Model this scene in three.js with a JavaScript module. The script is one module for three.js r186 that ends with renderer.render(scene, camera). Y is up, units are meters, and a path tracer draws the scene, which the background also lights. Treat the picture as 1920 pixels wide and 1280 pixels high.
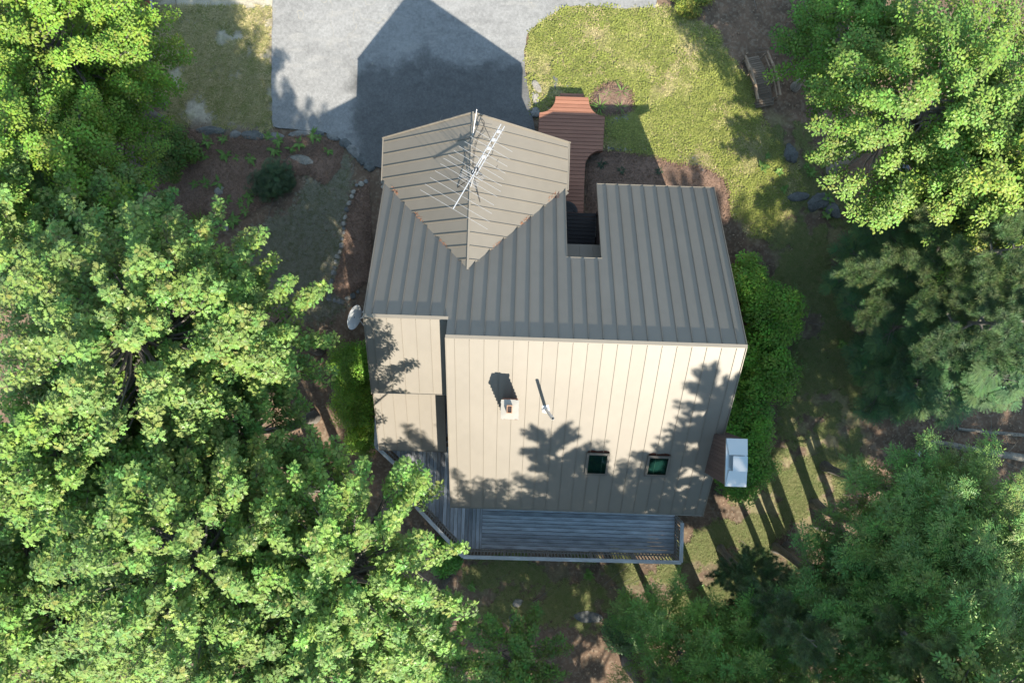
import * as THREE from 'three';
import { mergeGeometries as mergeRaw } from 'three/addons/utils/BufferGeometryUtils.js';

/* ------------------------------------------------ camera, sky, sun, exposure */
const scene = new THREE.Scene();
const CAM_H = 26.4, TILT = 0.0167, FOCAL = 1280;             // focal length in pixels of a 1920 x 1280 picture
const camera = new THREE.PerspectiveCamera(2 * Math.atan(640 / FOCAL) * 180 / Math.PI, 1.5, 0.1, 2000);
camera.position.set(0, CAM_H, 0);
camera.up.set(0, 0, -1);
camera.lookAt(0, CAM_H - Math.cos(TILT), -Math.sin(TILT));
scene.add(camera);

const SUN = new THREE.Vector3(0.4854, 1.02, 1.244).normalize();
const skyMap = (() => {                                       // clear blue air with thin white clouds, computed
  const w = 512, h = 256, d = new Float32Array(w * h * 4);
  for (let j = 0; j < h; j++) for (let i = 0; i < w; i++) {
    const el = ((j + 0.5) / h - 0.5) * Math.PI, az = (i + 0.5) / w * 2 * Math.PI - Math.PI, y = Math.sin(el), c = Math.cos(el), dir = [c * Math.cos(az), y, c * Math.sin(az)], k = (j * w + i) * 4;
    const up = Math.max(0, y), hz = Math.pow(1 - up, 3.5), q = dir[0] * SUN.x + y * SUN.y + dir[2] * SUN.z, halo = 0.16 * Math.pow(Math.max(0, q), 24);
    let r = mix(0.11, 0.265, hz) + halo, g = mix(0.215, 0.335, hz) + halo * 0.95, b = mix(0.35, 0.39, hz) + halo * 0.85;
    if (y > 0.02) { const s = 1.6 / (y + 0.25), m = sstep(0.56, 0.78, fbm(dir[0] * s + 7, dir[2] * s + 3, 400, 5)) * sstep(0.02, 0.2, y) * 0.8; r = mix(r, 0.6, m); g = mix(g, 0.61, m); b = mix(b, 0.62, m); }
    if (y < 0) { const t = sstep(0, -0.15, y); r = mix(r, 0.03, t); g = mix(g, 0.04, t); b = mix(b, 0.03, t); }
    d[k] = r; d[k + 1] = g; d[k + 2] = b; d[k + 3] = 1;
  }
  const t = new THREE.DataTexture(d, w, h, THREE.RGBAFormat, THREE.FloatType); t.mapping = THREE.EquirectangularReflectionMapping; t.magFilter = THREE.LinearFilter; t.wrapS = THREE.RepeatWrapping; t.needsUpdate = true; return t;
})();
scene.background = skyMap;
scene.environment = skyMap;
const sun = new THREE.DirectionalLight(new THREE.Color(1, 0.925, 0.8), 4.0);
sun.position.copy(SUN).multiplyScalar(80);
sun.castShadow = true;
sun.shadow.camera.left = sun.shadow.camera.bottom = -40;
sun.shadow.camera.right = sun.shadow.camera.top = 40;
sun.shadow.camera.far = 200;
sun.shadow.mapSize.set(4096, 4096);
scene.add(sun, sun.target);

const renderer = new THREE.WebGLRenderer({ antialias: true });
renderer.toneMapping = THREE.LinearToneMapping;
renderer.toneMappingExposure = 2.8;
renderer.shadowMap.enabled = true;

/* ------------------------------------------------ helpers */
const mergeGeometries = gs => mergeRaw(gs.map(g => g.index ? g.toNonIndexed() : g));
function rng(seed) { let a = seed >>> 0; return () => { a = (a + 0x6D2B79F5) | 0; let t = Math.imul(a ^ (a >>> 15), 1 | a); t = (t + Math.imul(t ^ (t >>> 7), 61 | t)) ^ t; return ((t ^ (t >>> 14)) >>> 0) / 4294967296; }; }
const V = (x, y, z) => new THREE.Vector3(x, y, z);
function clamp(x, a = 0, b = 1) { return Math.min(b, Math.max(a, x)); }
function sstep(a, b, x) { const t = clamp((x - a) / (b - a)); return t * t * (3 - 2 * t); }
function mix(a, b, t) { return a + (b - a) * t; }
const rgb = (r, g, b) => new THREE.Color().setRGB(r, g, b);
function hash(i, j, k = 0) { let h = Math.imul(i, 374761393) + Math.imul(j, 668265263) + Math.imul(k, 974711); h = Math.imul(h ^ (h >>> 13), 1274126177); return ((h ^ (h >>> 16)) >>> 0) / 4294967296; }
function vnoise(x, y, k = 0) {
  const i = Math.floor(x), j = Math.floor(y), fx = x - i, fy = y - j, u = fx * fx * (3 - 2 * fx), v = fy * fy * (3 - 2 * fy);
  const a = hash(i, j, k), b = hash(i + 1, j, k), c = hash(i, j + 1, k), d = hash(i + 1, j + 1, k);
  return a + (b - a) * u + (c - a) * v + (a - b - c + d) * u * v;
}
function fbm(x, y, k = 0, o = 4) { let s = 0, a = 0.5, t = 0; for (let i = 0; i < o; i++) { s += a * vnoise(x, y, k + i * 7); t += a; a *= 0.5; x *= 2.03; y *= 2.03; } return s / t; }
/* a measured picture point taken down to the level y: plan position in metres */
function plan(px, py, y = 0) {
  const a = TILT, dx = (px - 960) / FOCAL, dy = -(py - 640) / FOCAL;
  const d = [dx, -Math.cos(a) + dy * Math.sin(a), Math.sin(a) + dy * Math.cos(a)];
  const t = (y - CAM_H) / d[1];
  return [d[0] * t, -d[2] * t];
}
const inPoly = (x, z, P) => { let c = false; for (let i = 0, j = P.length - 1; i < P.length; j = i++) if ((P[i][1] > z) !== (P[j][1] > z) && x < (P[j][0] - P[i][0]) * (z - P[i][1]) / (P[j][1] - P[i][1]) + P[i][0]) c = !c; return c; };
const planPoly = (pts, y = 0) => pts.map(([a, b]) => plan(a, b, y));

const taken = {};
function numbered(n) { const k = taken[n] = (taken[n] ?? -1) + 1; return k ? `${n}_${String(k).padStart(3, '0')}` : n; }
function tag(o, label, category, group) { o.userData.label = label; o.userData.category = category; if (group) o.userData.group = group; return o; }
function thing(name, label, category, pos = [0, 0, 0], turn = 0, group) {
  const g = new THREE.Group(); g.name = numbered(name); g.position.set(...pos); g.rotation.y = turn; scene.add(g);
  return tag(g, label, category, group);
}
function mesh(name, geo, mat, parent) { const m = new THREE.Mesh(geo, mat); m.name = parent === scene ? numbered(name) : name; m.castShadow = m.receiveShadow = true; parent.add(m); return m; }
function part(name, parent) { const g = new THREE.Group(); g.name = name; parent.add(g); return g; }
function structure(name, geo, mat) { const m = mesh(name, geo, mat, scene); m.userData.kind = 'structure'; return m; }

/* geometry from corner lists */
function geoFrom(pos, uv, idx) {
  const g = new THREE.BufferGeometry();
  g.setAttribute('position', new THREE.Float32BufferAttribute(pos, 3));
  g.setAttribute('uv', new THREE.Float32BufferAttribute(uv, 2));
  if (idx) g.setIndex(idx);
  const out = idx ? g.toNonIndexed() : g; out.computeVertexNormals(); return out;
}
/* prism: plan outline [[a,b]...] pushed through mapping f(a,b,level) with level 0 (top) and 1 (bottom) */
function prism(poly, f, uvRot = 0) {
  let area = 0; for (let i = 0; i < poly.length; i++) { const [x, y] = poly[i], [x2, y2] = poly[(i + 1) % poly.length]; area += x * y2 - x2 * y; }
  const P = area < 0 ? poly.slice().reverse() : poly, n = P.length, pos = [], uv = [];
  const put = (p, l) => { const q = f(p[0], p[1], l); pos.push(q[0], q[1], q[2]); uv.push(uvRot ? p[1] : p[0], uvRot ? p[0] : p[1]); };
  for (const t of THREE.ShapeUtils.triangulateShape(P.map(p => new THREE.Vector2(p[0], p[1])), [])) {
    put(P[t[0]], 0); put(P[t[1]], 0); put(P[t[2]], 0);
    put(P[t[0]], 1); put(P[t[2]], 1); put(P[t[1]], 1);
  }
  for (let i = 0; i < n; i++) { const a = P[i], b = P[(i + 1) % n]; put(a, 0); put(a, 1); put(b, 0); put(b, 0); put(a, 1); put(b, 1); }
  return geoFrom(pos, uv);
}
function clipHalf(P, nx, ny, c) { // keep nx*x+ny*y<=c
  const out = [];
  for (let i = 0; i < P.length; i++) {
    const a = P[i], b = P[(i + 1) % P.length], da = nx * a[0] + ny * a[1] - c, db = nx * b[0] + ny * b[1] - c;
    if (da <= 0) out.push(a);
    if ((da < 0) !== (db < 0) && da !== db) { const t = da / (da - db); if (t > 1e-6 && t < 1 - 1e-6) out.push([a[0] + (b[0] - a[0]) * t, a[1] + (b[1] - a[1]) * t]); }
  }
  return out;
}
const strip = (P, ax, lo, hi) => { const n = ax === 0 ? [1, 0] : [0, 1]; let q = clipHalf(P, n[0], n[1], hi); if (q.length > 2) q = clipHalf(q, -n[0], -n[1], -lo); return q; };
const span = (P, ax) => [Math.min(...P.map(p => p[ax])), Math.max(...P.map(p => p[ax]))];
/* box between two points with rectangular section */
function bar(a, b, w, h, up = V(0, 1, 0)) {
  const A = V(...a), B = V(...b), d = B.clone().sub(A), L = d.length(); d.normalize();
  let s = d.clone().cross(up); if (s.lengthSq() < 1e-6) s = d.clone().cross(V(0, 0, 1)); if (s.lengthSq() < 1e-6) s = V(1, 0, 0); s.normalize(); const u = s.clone().cross(d).normalize();
  const g = new THREE.BoxGeometry(L, h, w);
  const uv = g.attributes.uv, p = g.attributes.position; for (let i = 0; i < uv.count; i++) uv.setXY(i, p.getX(i), p.getZ(i) + p.getY(i));
  g.applyMatrix4(new THREE.Matrix4().makeBasis(d, u, s).setPosition(A.add(B).multiplyScalar(0.5)));
  return g;
}
function rod(a, b, r, seg = 6, r2 = r) {
  const A = V(...a), B = V(...b), d = B.clone().sub(A), L = d.length();
  const g = new THREE.CylinderGeometry(r2, r, L, seg, 1);
  g.applyQuaternion(new THREE.Quaternion().setFromUnitVectors(V(0, 1, 0), d.normalize()));
  g.translate((A.x + B.x) / 2, (A.y + B.y) / 2, (A.z + B.z) / 2); return g;
}
const box = (x0, x1, y0, y1, z0, z1) => { const g = new THREE.BoxGeometry(x1 - x0, y1 - y0, z1 - z0); g.translate((x0 + x1) / 2, (y0 + y1) / 2, (z0 + z1) / 2); return g; };

/* ------------------------------------------------ textures */
function tex(w, h, fn, repX = 1, repY = 1, srgb = true) {
  const d = new Uint8Array(w * h * 4);
  for (let j = 0; j < h; j++) for (let i = 0; i < w; i++) {
    const c = fn(i / w, j / h, i, j), k = (j * w + i) * 4;
    for (let q = 0; q < 3; q++) { let v = clamp(c[q]); if (srgb) v = v <= 0.0031308 ? v * 12.92 : 1.055 * Math.pow(v, 1 / 2.4) - 0.055; d[k + q] = v * 255 + 0.5; }
    d[k + 3] = 255;
  }
  const t = new THREE.DataTexture(d, w, h, THREE.RGBAFormat);
  t.wrapS = t.wrapT = THREE.RepeatWrapping; t.repeat.set(repX, repY); t.magFilter = THREE.LinearFilter; t.minFilter = THREE.LinearMipmapLinearFilter; t.generateMipmaps = true;
  if (srgb) t.colorSpace = THREE.SRGBColorSpace; t.needsUpdate = true; return t;
}
const tile = (u, v, s, k) => { // tiling value noise of s cells
  const x = u * s, y = v * s, i = Math.floor(x), j = Math.floor(y), fx = x - i, fy = y - j, a = fx * fx * (3 - 2 * fx), b = fy * fy * (3 - 2 * fy);
  const h = (p, q) => hash(((p % s) + s) % s, ((q % s) + s) % s, k);
  return mix(mix(h(i, j), h(i + 1, j), a), mix(h(i, j + 1), h(i + 1, j + 1), a), b);
};
const tileXY = (u, v, sx, sy, k) => {
  const x = u * sx, y = v * sy, i = Math.floor(x), j = Math.floor(y), fx = x - i, fy = y - j, a = fx * fx * (3 - 2 * fx), b = fy * fy * (3 - 2 * fy);
  const h = (p, q) => hash(((p % sx) + sx) % sx, ((q % sy) + sy) % sy, k);
  return mix(mix(h(i, j), h(i + 1, j), a), mix(h(i, j + 1), h(i + 1, j + 1), a), b);
};
/* painted roof metal: faint mottling and rare pale specks of dried droppings and seeds */
const roofTex = tex(1024, 1024, (u, v, i, j) => {
  let m = 0.93 + 0.07 * tile(u, v, 5, 1) + 0.05 * (tile(u, v, 22, 2) - 0.5) + 0.025 * (tile(u, v, 200, 3) - 0.5);
  const sp = hash(i >> 1, j >> 1, 9); const fresh = tile(u, v, 6, 11) > 0.6;
  if (sp > (fresh ? 0.9985 : 0.9997)) m *= 1.6; else if (sp < 0.0005) m *= 0.55;
  return [m, m * 0.998, m * 0.99];
}, 1 / 4, 1 / 4);
const roofBump = tex(512, 512, (u, v) => { const m = 0.7 * tile(u, v, 4, 21) + 0.3 * tile(u, v, 11, 22); return [m, m, m]; }, 1 / 2.2, 1 / 3.1, false);
/* weathered boards: long grain */
const grain = (c0, c1, k) => tex(512, 512, (u, v) => {
  const g = 0.35 * tileXY(u, v, 8, 90, k) + 0.3 * tileXY(u, v, 24, 220, k + 1) + 0.5 * tileXY(u, v, 5, 7, k + 2) - 0.1; const s = clamp(g);
  return [mix(c0[0], c1[0], s), mix(c0[1], c1[1], s), mix(c0[2], c1[2], s)];
}, 1 / 2, 1 / 1.1);
const greyWood = grain([0.19, 0.185, 0.18], [0.62, 0.62, 0.61], 31);
const brownWood = grain([0.07, 0.05, 0.035], [0.25, 0.2, 0.15], 41);
const composite = grain([0.24, 0.1, 0.06], [0.35, 0.16, 0.098], 51);
const sidingTex = grain([0.075, 0.05, 0.042], [0.15, 0.105, 0.09], 61);
const asphaltTex = tex(2048, 1024, (u, v, i, j) => {
  const X = -9.5 + u * 18, Z = -15.5 + v * 9;   // metres on the ground
  const big = fbm(X * 0.45, Z * 0.8, 3, 4), mid = fbm(X * 2.2, Z * 4.5, 13, 3), fine = hash(i, j, 5), fine2 = hash(i >> 1, j >> 1, 6);
  let m = 0.235 + 0.045 * (big - 0.5) * 2 + 0.03 * (mid - 0.5) * 2 + 0.045 * (fbm(X * 14, Z * 14, 23, 2) - 0.5) * 2;
  m *= 0.74 + 0.3 * fine + 0.22 * fine2;
  const crk = Math.abs(fbm(X * 0.9 + 3, Z * 0.9, 33, 4) - 0.5), cm = sstep(0.55, 0.62, vnoise(X * 0.35, Z * 0.35, 77));
  const pourAndShade = sstep(-6.6, -5.6, X + 1.6 * (fbm(X, Z, 8) - 0.5)) * sstep(-11.9, -10.9, Z + 1.6 * (fbm(X * 1.5, Z * 1.5, 19) - 0.5)); m *= mix(1, 0.48, pourAndShade);       // fresh pour beside the house, darkened and widened to paint in its shadow
  let c = [m * 1.0, m * 0.985, m * 0.95];
  if (crk < 0.0035 && cm > 0) c = [mix(c[0], 0.33, cm), mix(c[1], 0.3, cm), mix(c[2], 0.24, cm)];
  const worn = sstep(0.6, 0.75, fbm(X * 1.3, Z * 5, 91, 4)); c = c.map((q, k) => mix(q, [0.3, 0.29, 0.27][k] * (0.8 + 0.4 * fine2), worn * 0.5 * (1 - pourAndShade)));
  return c;
}, 1 / 18, 1 / 9);
asphaltTex.offset.set(9.5 / 18, 15.5 / 9);
const stoneTex = tex(256, 256, (u, v, i, j) => { const m = 0.22 + 0.16 * tile(u, v, 5, 71) + 0.12 * tile(u, v, 30, 72) - 0.08 * (tile(u, v, 12, 73) > 0.7); return [m, m * 0.97, m * 0.9]; }, 1.2, 1.2);
const barkTex = tex(256, 256, (u, v) => { const m = 0.07 + 0.09 * tileXY(u, v, 30, 6, 81) + 0.06 * tile(u, v, 40, 82); return [m * 1.1, m, m * 0.86]; }, 3, 1);
const mulchTex = tex(512, 512, (u, v, i, j) => { const n = 0.5 * tile(u, v, 60, 91) + 0.3 * tile(u, v, 150, 92) + 0.35 * tile(u, v, 6, 93); const m = 0.06 + 0.13 * n; return [m * 1.45, m * 0.93, m * 0.68]; }, 1 / 2.4, 1 / 2.4);
const brickTex = tex(256, 256, (u, v) => { const m = 0.7 + 0.5 * tile(u, v, 60, 95) + 0.3 * tile(u, v, 8, 96); return [0.24 * m, 0.12 * m, 0.085 * m]; }, 2, 2);

const S = (o) => new THREE.MeshStandardMaterial({ side: THREE.DoubleSide, ...o });
const M = {
  roof: S({ color: rgb(0.224, 0.2, 0.166), map: roofTex, bumpMap: roofBump, bumpScale: 0.0012, roughness: 0.47, metalness: 0.12 }),
  roofB: S({ color: rgb(0.216, 0.193, 0.16), map: roofTex, bumpMap: roofBump, bumpScale: 0.0012, roughness: 0.5, metalness: 0.12 }),
  rib: S({ color: rgb(0.215, 0.188, 0.15), roughness: 0.5, metalness: 0.12 }),
  trim: S({ color: rgb(0.24, 0.21, 0.168), map: roofTex, roughness: 0.45, metalness: 0.12 }),
  deckUnder: S({ color: rgb(0.12, 0.1, 0.085), roughness: 0.9 }),
  siding: S({ map: sidingTex, roughness: 0.85 }),
  sidingB: S({ map: sidingTex, color: rgb(0.86, 0.86, 0.86), roughness: 0.85 }),
  wall: S({ map: sidingTex, roughness: 0.9 }),
  concrete: S({ color: rgb(0.3, 0.29, 0.27), map: stoneTex, roughness: 0.95 }),
  cap: S({ color: rgb(0.6, 0.57, 0.53), roughness: 0.3, metalness: 0.95 }),
  glass: new THREE.MeshPhysicalMaterial({ color: rgb(0.55, 0.75, 0.72), roughness: 0.03, transmission: 1, thickness: 0, side: THREE.DoubleSide }),
  frame: S({ color: rgb(0.17, 0.15, 0.125), roughness: 0.5, metalness: 0.3 }),
  dark: S({ color: rgb(0.02, 0.022, 0.022), roughness: 0.8 }),
  rust: S({ color: rgb(0.27, 0.1, 0.045), map: mulchTex.clone(), roughness: 0.95 }),
  white: S({ color: rgb(0.6, 0.6, 0.59), roughness: 0.4 }),
  alu: S({ color: rgb(0.6, 0.6, 0.6), roughness: 0.45, metalness: 0.5 }),
  black: S({ color: rgb(0.018, 0.018, 0.02), roughness: 0.55 }),
  greyDeck: [0.95, 0.66, 1.2, 0.8].map(k => S({ map: greyWood, color: rgb(k * 0.9, k * 0.93, k), roughness: 0.8 })),
  rail: S({ map: greyWood, color: rgb(1.1, 1.13, 1.15), roughness: 0.75 }),
  railDark: S({ map: greyWood, color: rgb(0.7, 0.66, 0.61), roughness: 0.85 }),
  comp: [1, 0.93, 1.06].map(k => S({ map: composite, color: rgb(k, k, k), roughness: 0.62 })),
  compDark: [1, 0.85].map(k => S({ color: rgb(0.05 * k, 0.048 * k, 0.055 * k), map: greyWood, roughness: 0.7 })),
  brown: [1, 0.8, 1.2].map(k => S({ map: brownWood, color: rgb(k, k, k), roughness: 0.9 })),
  railBrown: S({ map: brownWood, color: rgb(2, 1.9, 1.8), roughness: 0.9 }),
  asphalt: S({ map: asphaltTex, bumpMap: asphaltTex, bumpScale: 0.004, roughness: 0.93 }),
  stone: [[0.5, 0.5, 0.5], [0.3, 0.32, 0.33], [0.72, 0.68, 0.62]].map(k => S({ map: stoneTex, bumpMap: stoneTex, bumpScale: 0.03, color: rgb(...k), roughness: 0.95 })),
  bark: S({ map: barkTex, roughness: 1 }),
  barkGrey: S({ map: barkTex, color: rgb(1.9, 1.9, 1.85), roughness: 1 }),
  barkLog: S({ map: barkTex, color: rgb(1.25, 1.28, 1.25), roughness: 1 }),
  mulch: S({ map: mulchTex, bumpMap: mulchTex, bumpScale: 0.02, roughness: 1 }),
  brick: [1, 0.8, 1.25].map(k => S({ map: brickTex, color: rgb(k, k, k), roughness: 0.95 })),
  crown: S({ color: rgb(0.36, 0.335, 0.29), roughness: 0.95 }),
};
M.rust.map.repeat.set(2, 2);

/* ------------------------------------------------ terrain */
const HOUSE = { x: -1.8823, z: -0.4799, turn: -0.0331 };
const NADIR_DRIVE = 0.02;
function gh(x, z) {
  const slope = sstep(-7.2, 9, z);
  let y = -0.02 - 1.75 * slope;
  y -= 0.28 * sstep(-6.2, -7.6, x) * sstep(-8.3, -7.6, z);
  y += 0.5 * sstep(14, 24, x) + 0.4 * sstep(16, 30, -x);
  const amp = sstep(-8.6, -7, z) * 0.09 + 0.015 + 0.07 * sstep(8, 12, x) + 0.05 * sstep(-12, -16, x);
  return y + amp * (fbm(x * 0.55, z * 0.55, 5, 3) - 0.5);
}
/* what grows where: outlines taken from the photograph */
const lawnNE = planPoly([[1003, 70], [1030, 35], [1075, 12], [1230, 22], [1345, 75], [1400, 150], [1425, 230], [1500, 350], [1420, 440], [1372, 360], [1330, 318], [1240, 290], [1135, 262], [1130, 215], [1100, 180], [1005, 215]]);
const lawnNW = planPoly([[285, -60], [830, -60], [510, 25], [510, 245], [400, 240], [300, 225], [290, 120]]);
const yardE = planPoly([[1400, 250], [1560, 330], [1650, 520], [1660, 760], [1600, 900], [1560, 1020], [1420, 1010], [1350, 960], [1480, 800], [1500, 600], [1400, 470]], -0.8);
const yardW = planPoly([[430, 440], [560, 380], [650, 300], [660, 330], [640, 560], [560, 600], [480, 520]], -0.4);
const yardS = planPoly([[860, 1060], [1400, 980], [1500, 1080], [1300, 1170], [900, 1190]], -1.6);
const bedIsland = planPoly([[1106, 196], [1108, 178], [1120, 162], [1138, 154], [1158, 153], [1176, 160], [1188, 174], [1192, 192], [1190, 210], [1170, 218], [1134, 221], [1118, 212]]);
const bedFront = planPoly([[1098, 322], [1101, 306], [1110, 292], [1128, 284], [1160, 284], [1200, 288], [1240, 296], [1275, 304], [1300, 308], [1335, 318], [1362, 336], [1372, 372], [1368, 420], [1300, 440], [1120, 420], [1100, 400]]);
const bedWest = planPoly([[300, 252], [360, 246], [430, 258], [520, 262], [600, 256], [650, 278], [640, 320], [610, 350], [580, 330], [530, 330], [520, 372], [480, 395], [440, 418], [400, 408], [340, 410], [290, 380], [300, 320]], -0.3);
const bedStrip = planPoly([[696, 322], [690, 345], [672, 362], [655, 392], [648, 430], [642, 470], [628, 510], [618, 545], [640, 562], [680, 535], [700, 515]], -0.3);
const MX0 = -23.5, MZ0 = -17.5, MW = 47, MD = 35;
const LW = 384, LH = 288;
function maskOf(P, k, amt) { const a = new Float32Array(LW * LH); for (let j = 0; j < LH; j++) for (let i = 0; i < LW; i++) { const x = MX0 + MW * (i + 0.5) / LW, z = MZ0 + MD * (j + 0.5) / LH; a[j * LW + i] = inPoly(x + amt * (fbm(x * 0.8, z * 0.8, k) - 0.5), z + amt * (fbm(x * 0.8, z * 0.8, k + 50) - 0.5), P) ? 1 : 0; }
  const b = new Float32Array(LW * LH); for (let j = 0; j < LH; j++) for (let i = 0; i < LW; i++) { let s = 0, n = 0; for (let q = -2; q <= 2; q++) for (let p = -2; p <= 2; p++) { const x = clamp(i + p, 0, LW - 1), y = clamp(j + q, 0, LH - 1); s += a[y * LW + x]; n++; } b[j * LW + i] = s / n; } return b; }
const masks = { ne: maskOf(lawnNE, 1, 0.8), nw: maskOf(lawnNW, 2, 0.9), e: maskOf(yardE, 3, 3), w: maskOf(yardW, 4, 1.6), s: maskOf(yardS, 6, 2.5) };
function maskAt(m, x, z) { const u = clamp((x - MX0) / MW * LW - 0.5, 0, LW - 1.001), v = clamp((z - MZ0) / MD * LH - 0.5, 0, LH - 1.001), i = u | 0, j = v | 0, a = u - i, b = v - j; return mix(mix(m[j * LW + i], m[j * LW + i + 1], a), mix(m[(j + 1) * LW + i], m[(j + 1) * LW + i + 1], a), b); }
const patchy = (x, z) => 0.55 * fbm(x * 0.5 + z * 0.34 + 4, z * 0.5 - x * 0.34, 61, 4) + 0.45 * fbm(x * 1.3 - z * 0.9, z * 1.3 + x * 0.9, 67, 3);
const groundTex = tex(2048, 1536, (u, v, i, j) => {
  const x = MX0 + MW * u, z = MZ0 + MD * v;
  const f1 = hash(i, j, 1), f2 = vnoise(x * 14, z * 14, 2), f3 = vnoise(x * 5, z * 5, 3), n = patchy(x, z), m = fbm(x * 2.3, z * 2.3, 71, 3);
  const ne = maskAt(masks.ne, x, z), nw = maskAt(masks.nw, x, z), e = maskAt(masks.e, x, z), w = maskAt(masks.w, x, z), s = maskAt(masks.s, x, z);
  let c = [mix(0.085, 0.2, m), mix(0.062, 0.128, m), mix(0.043, 0.084, m)];                 // needles, soil and old leaves
  const lay = (k, t) => { for (let q = 0; q < 3; q++) c[q] = mix(c[q], k[q], t); };
  const speck = sstep(0.62, 0.75, f2); lay([0.2, 0.16, 0.115], speck * 0.5);
  lay([0.2, 0.19, 0.09], e * sstep(0.35, 0.6, m) * 0.75); lay([0.2, 0.155, 0.1], e * sstep(0.5, 0.66, n) * 0.6);
  lay([0.13, 0.125, 0.065], s * sstep(0.4, 0.6, m) * 0.6);
  lay([0.23, 0.205, 0.165], w * 0.8); lay([0.11, 0.14, 0.04], w * sstep(0.55, 0.68, m) * 0.8);
  lay([0.42, 0.375, 0.285], nw * 0.94); lay([0.17, 0.18, 0.06], nw * sstep(0.45, 0.7, m) * 0.4);
  lay([0.3, 0.28, 0.085], ne * 0.95); lay([0.44, 0.35, 0.21], ne * sstep(0.3, 0.62, n) * 0.9); lay([0.14, 0.165, 0.04], ne * sstep(0.5, 0.66, m) * 0.5);
  const k = (0.72 + 0.3 * f1 + 0.28 * f2) * (0.85 + 0.3 * f3);
  return [c[0] * k, c[1] * k, c[2] * k];
});
groundTex.wrapS = groundTex.wrapT = THREE.MirroredRepeatWrapping;
{
  const line = []; for (let i = -110; i <= 110; i++) line.push(i * 0.24); let s = 0.4, x = 26.4; const far = []; while (x < 600) { x += s; s *= 1.35; far.push(x); }
  const ax = [...far.map(q => -q).reverse(), ...line, ...far], n = ax.length, pos = [], uv = [], idx = [];
  for (const z of ax) for (const xx of ax) { pos.push(xx, gh(clamp(xx, -60, 60), clamp(z, -60, 60)), z); uv.push((xx - MX0) / MW, (z - MZ0) / MD); }
  for (let j = 0; j < n - 1; j++) for (let i = 0; i < n - 1; i++) { const a = j * n + i; idx.push(a, a + n, a + 1, a + 1, a + n, a + n + 1); }
  const g = new THREE.BufferGeometry(); g.setAttribute('position', new THREE.Float32BufferAttribute(pos, 3)); g.setAttribute('uv', new THREE.Float32BufferAttribute(uv, 2)); g.setIndex(idx); g.computeVertexNormals();
  structure('ground', g, S({ map: groundTex, bumpMap: groundTex, bumpScale: 0.03, roughness: 1 }));
}
/* driveway */
const DRIVE = [[511, -70], [511, 22], [509, 130], [511, 238], [560, 244], [598, 247], [628, 254], [650, 268], [676, 290], [697, 310], [720, 318], [860, 330], [1004, 300], [1003, 243], [996, 205], [990, 165], [984, 130], [983, 95], [990, 62], [1006, 46], [1028, 32], [1052, 16], [1075, 10], [1110, 12], [1170, 16], [1228, 14], [1245, -70]];
{
  const P0 = planPoly(DRIVE), P = [], r = rng(4);
  P0.forEach((a, i) => { const b = P0[(i + 1) % P0.length], L = Math.hypot(b[0] - a[0], b[1] - a[1]), k = Math.max(1, Math.round(L / 0.25)); for (let q = 0; q < k; q++) { const t = q / k; P.push([mix(a[0], b[0], t) + (r() - 0.5) * 0.05, mix(a[1], b[1], t) + (r() - 0.5) * 0.05]); } });
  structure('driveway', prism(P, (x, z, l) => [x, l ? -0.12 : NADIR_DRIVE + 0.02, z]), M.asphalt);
}
/* heaped mulch beds */
function bedMesh(P, cell, rise, k) {
  const [x0, x1] = span(P, 0), [z0, z1] = span(P, 1), nx = Math.ceil((x1 - x0) / cell) + 2, nz = Math.ceil((z1 - z0) / cell) + 2, pos = [], uv = [], idx = [], inside = new Uint8Array(nx * nz);
  const X = i => x0 + (i - 0.5) * cell, Z = j => z0 + (j - 0.5) * cell;
  for (let j = 0; j < nz; j++) for (let i = 0; i < nx; i++) inside[j * nx + i] = inPoly(X(i), Z(j), P);
  const dist = Float32Array.from(inside, v => v ? 9 : 0);
  for (let pass = 0; pass < 14; pass++) for (let j = 1; j < nz - 1; j++) for (let i = 1; i < nx - 1; i++) { const q = j * nx + i; if (inside[q]) dist[q] = Math.min(dist[q], 1 + Math.min(dist[q - 1], dist[q + 1], dist[q - nx], dist[q + nx])); }
  for (let j = 0; j < nz; j++) for (let i = 0; i < nx; i++) { const x = X(i), z = Z(j), d = dist[j * nx + i]; pos.push(x, gh(x, z) + (d ? 0.01 + rise * sstep(0, 6, d) + 0.02 * (vnoise(x * 7, z * 7, k) - 0.4) : -0.06), z); uv.push(x, z); }
  for (let j = 0; j < nz - 1; j++) for (let i = 0; i < nx - 1; i++) { const a = j * nx + i; if (inside[a] || inside[a + 1] || inside[a + nx] || inside[a + nx + 1]) idx.push(a, a + nx, a + 1, a + 1, a + nx, a + nx + 1); }
  const g = new THREE.BufferGeometry(); g.setAttribute('position', new THREE.Float32BufferAttribute(pos, 3)); g.setAttribute('uv', new THREE.Float32BufferAttribute(uv, 2)); g.setIndex(idx); g.computeVertexNormals(); return g;
}
for (const [P, rise] of [[bedIsland, 0.1], [bedFront, 0.06], [bedWest, 0.05], [bedStrip, 0.05]]) structure('mulch_bed', bedMesh(P, 0.07, rise, 8), M.mulch);

/* ------------------------------------------------ the house */
const PITCH = 0.6831, RIDGE = 7.02;
const house = thing('house', 'house with taupe standing seam metal roof, cross gable and notch over the entry', 'house', [HOUSE.x, 0, HOUSE.z], HOUSE.turn);
const localPlan = (px, py, y) => { const [x, z] = plan(px, py, y), dx = x - HOUSE.x, dz = z - HOUSE.z, c = Math.cos(HOUSE.turn), s = Math.sin(HOUSE.turn); return [dx * c - dz * s, dx * s + dz * c]; }; // [u, z]
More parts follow.
